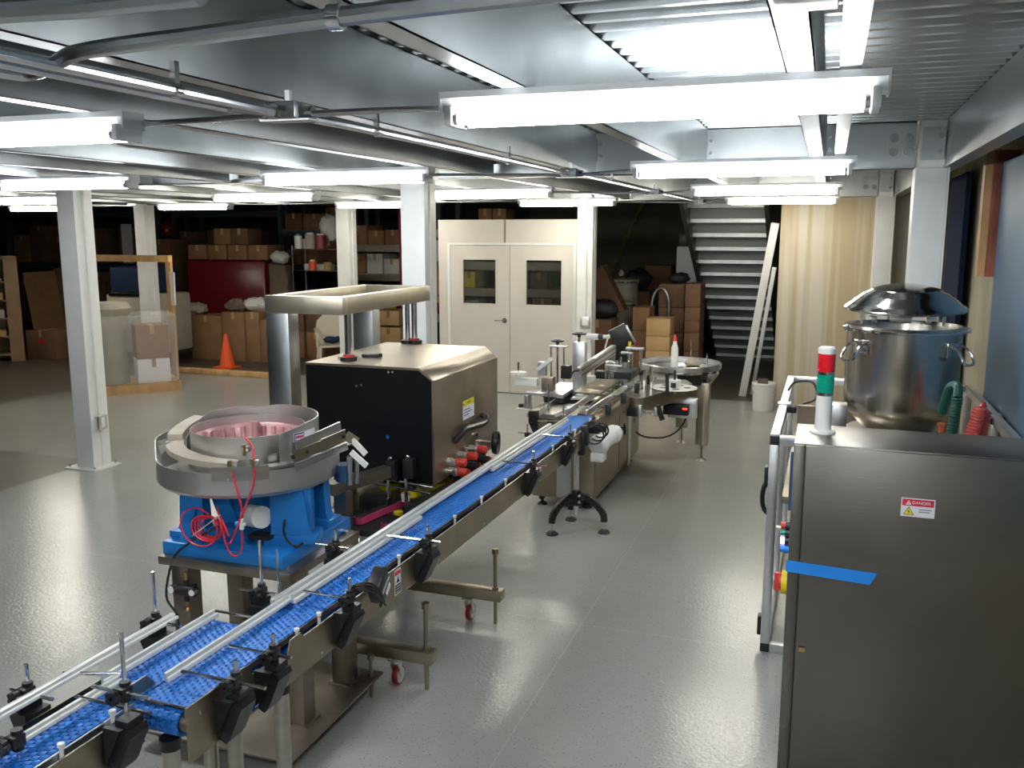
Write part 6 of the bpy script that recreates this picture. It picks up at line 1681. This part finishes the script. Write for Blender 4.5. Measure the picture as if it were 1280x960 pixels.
# white cabinet and dark crate near the back wall
a, b = PY(846, 308, 16.2), PY(862, 355, 16.2)
wc = thing('water_cooler', 'tall white box with a black top left of the stairs', 'cooler', ((a.x + b.x) / 2, 16.4, 0))
m = MB(); m.box(a.x, b.x + .12, 16.2, 16.6, 0, a.z, bev=.02); m.build('cooler_body', M_paper_w, wc)
q = PY(854, 298, 16.3); m = MB(); m.box(q.x - .08, q.x + .08, 16.3, 16.5, a.z, PY(854, 291, 16.3).z, bev=.01); m.build('cooler_top', M_black, wc)
a, b = PY(806, 332, 17.0), PY(838, 362, 17.0)
cr = carton(a.x, b.x, 17.0, 17.5, b.z, a.z, M_card3, 'dark carton on a low dark crate before the far wall', flap=False)
m = MB(); m.box(a.x - .1, b.x + .15, 16.95, 17.6, 0, b.z - .005, bev=.01); o = m.build('dark_crate', M_rack); tag(o, 'low dark crate near the far wall left of the stairs', 'crate')
q = PY(795, 346, 16.0); m = MB(); m.sphere((q.x, 16.2, q.z - .05), .26, (1, .8, .7), n=9); m.jitter(.02, 5); o = m.build('black_bag', M_rubber, ang=3); tag(o, 'black bag behind the farther pale drum', 'bag')
z_ = q.z - .05 - .18
carton(q.x - .25, q.x + .25, 16.0, 16.5, 0, z_ - .03, M_card3, 'dark carton beneath the black bag behind the farther drum', flap=False)
# concrete wall with a yellow chain, behind the drums
m = MB(); m.box(-6.2, 1.2, 19.0, 19.2, 0, 5.5); w2 = struct(m.build('wall_stair', mat('grey_green_wall', (.075, .072, .055), 0, .85, noise=.25, nscale=2), smooth=False), 'dark grey concrete wall behind the stairs and drums')
p0, p1 = PY(803, 255, 18.9), PY(762, 345, 18.9)
m = MB(); d = (p1 - p0)
for k in range(26):
    c = p0 + d * (k / 26); t_ = d.normalized(); n_ = Vector((0, 1, 0)) if k % 2 else t_.cross(Vector((0, 1, 0)))
    m.tube([c + t_ * .06 * math.cos(a_) + n_ * .028 * math.sin(a_) for a_ in [2 * PI * j / 8 for j in range(8)]], .010, n=5, closed=True)
o = m.build('hanging_chain', mat('dull_yellow', (.22, .16, .02), 0, .6)); tag(o, 'yellow chain hanging slantwise on the dark wall left of the stairs', 'chain')

# ---- stairs, seen from below
stx = thing('staircase', 'grey steel staircase rising toward the viewer at the back right', 'stairs', (-1.35, 14.6, 0))
ytop, ybot = 12.3, 17.1; n = 15
xl, xr_ = -1.90, -.80
ztop = 2.98
for k in range(n):
    f = (k + .5) / n; z = ztop * (1 - f) - .03; y = ytop + (ybot - ytop) * f
    xa = xl + .02 * f; m = MB(); m.box(xl + .03, xr_ - .03, y - .06, y + .24, z - .004, z, ); m.box(xl + .03, xr_ - .03, y - .064, y - .058, z - .055, z); m.box(xl + .03, xr_ - .03, y + .235, y + .24, z - .05, z)
    m.build('tread', M_stairs, stx, smooth=False)
    m = MB(); m.box(xl + .03, xr_ - .03, y + .236, y + .240, z - .20, z); m.build('riser', mat('stair_riser_paint', (.16, .17, .165), 0, .6), stx, smooth=False)
for x in (xl, xr_):
    m = MB(); m.prism([(x - .03, ytop - .1, ztop + .02), (x - .03, ytop - .1, ztop - .28), (x - .03, ybot - .05, 0), (x - .03, ybot + .35, 0)], (.06, 0, 0)); m.build('stringer', M_dstr, stx, smooth=False)
# ---- white lengths leaning on the drywall end
for k, (pb, pt, w_, nm) in enumerate(((PZ(928, 495, 0), PY(977, 279, 12.08), .10, 'wider front one'), (PZ(940, 493, 0), PY(978, 335, 12.10), .05, 'thinner rear one'))):
    pt.y = 12.09; pt.x = -.615 - .012 * k - w_ / 2
    m = MB(); m.bar(pb, pt, w_, .04, up=(0, -1, .2), bev=.003); o = m.build('white_channel', M_white); tag(o, 'long white metal channel leaning against the drywall end, %s' % nm, 'channel', None)
bk = thing('bucket', 'white plastic bucket with a wire handle at the foot of the drywall', 'bucket', (-.69, 11.95, 0))
q = Vector((-.70, 11.9, 0))
m = MB(); m.lathe([(0, 0), (.125, 0), (.13, .01), (.145, .33), (.152, .335), (.152, .36), (.142, .365), (.136, .34), (.12, .02), (0, .015)], q, 28); m.build('bucket_body', M_plastic_w, bk)
m = MB(); m.tube(arc(q + Vector((0, -.12, .33)), .15, PI, 2 * PI, 14, (1, 0, 0), (0, -.35, .94)), .004, n=6); m.build('bucket_handle', M_chrome, bk)
m = MB(); m.box(q.x - .08, q.x + .06, q.y - .05, q.y + .06, .30, .40); m.jitter(.02, 3); m.build('bucket_contents', M_brownbag, bk)
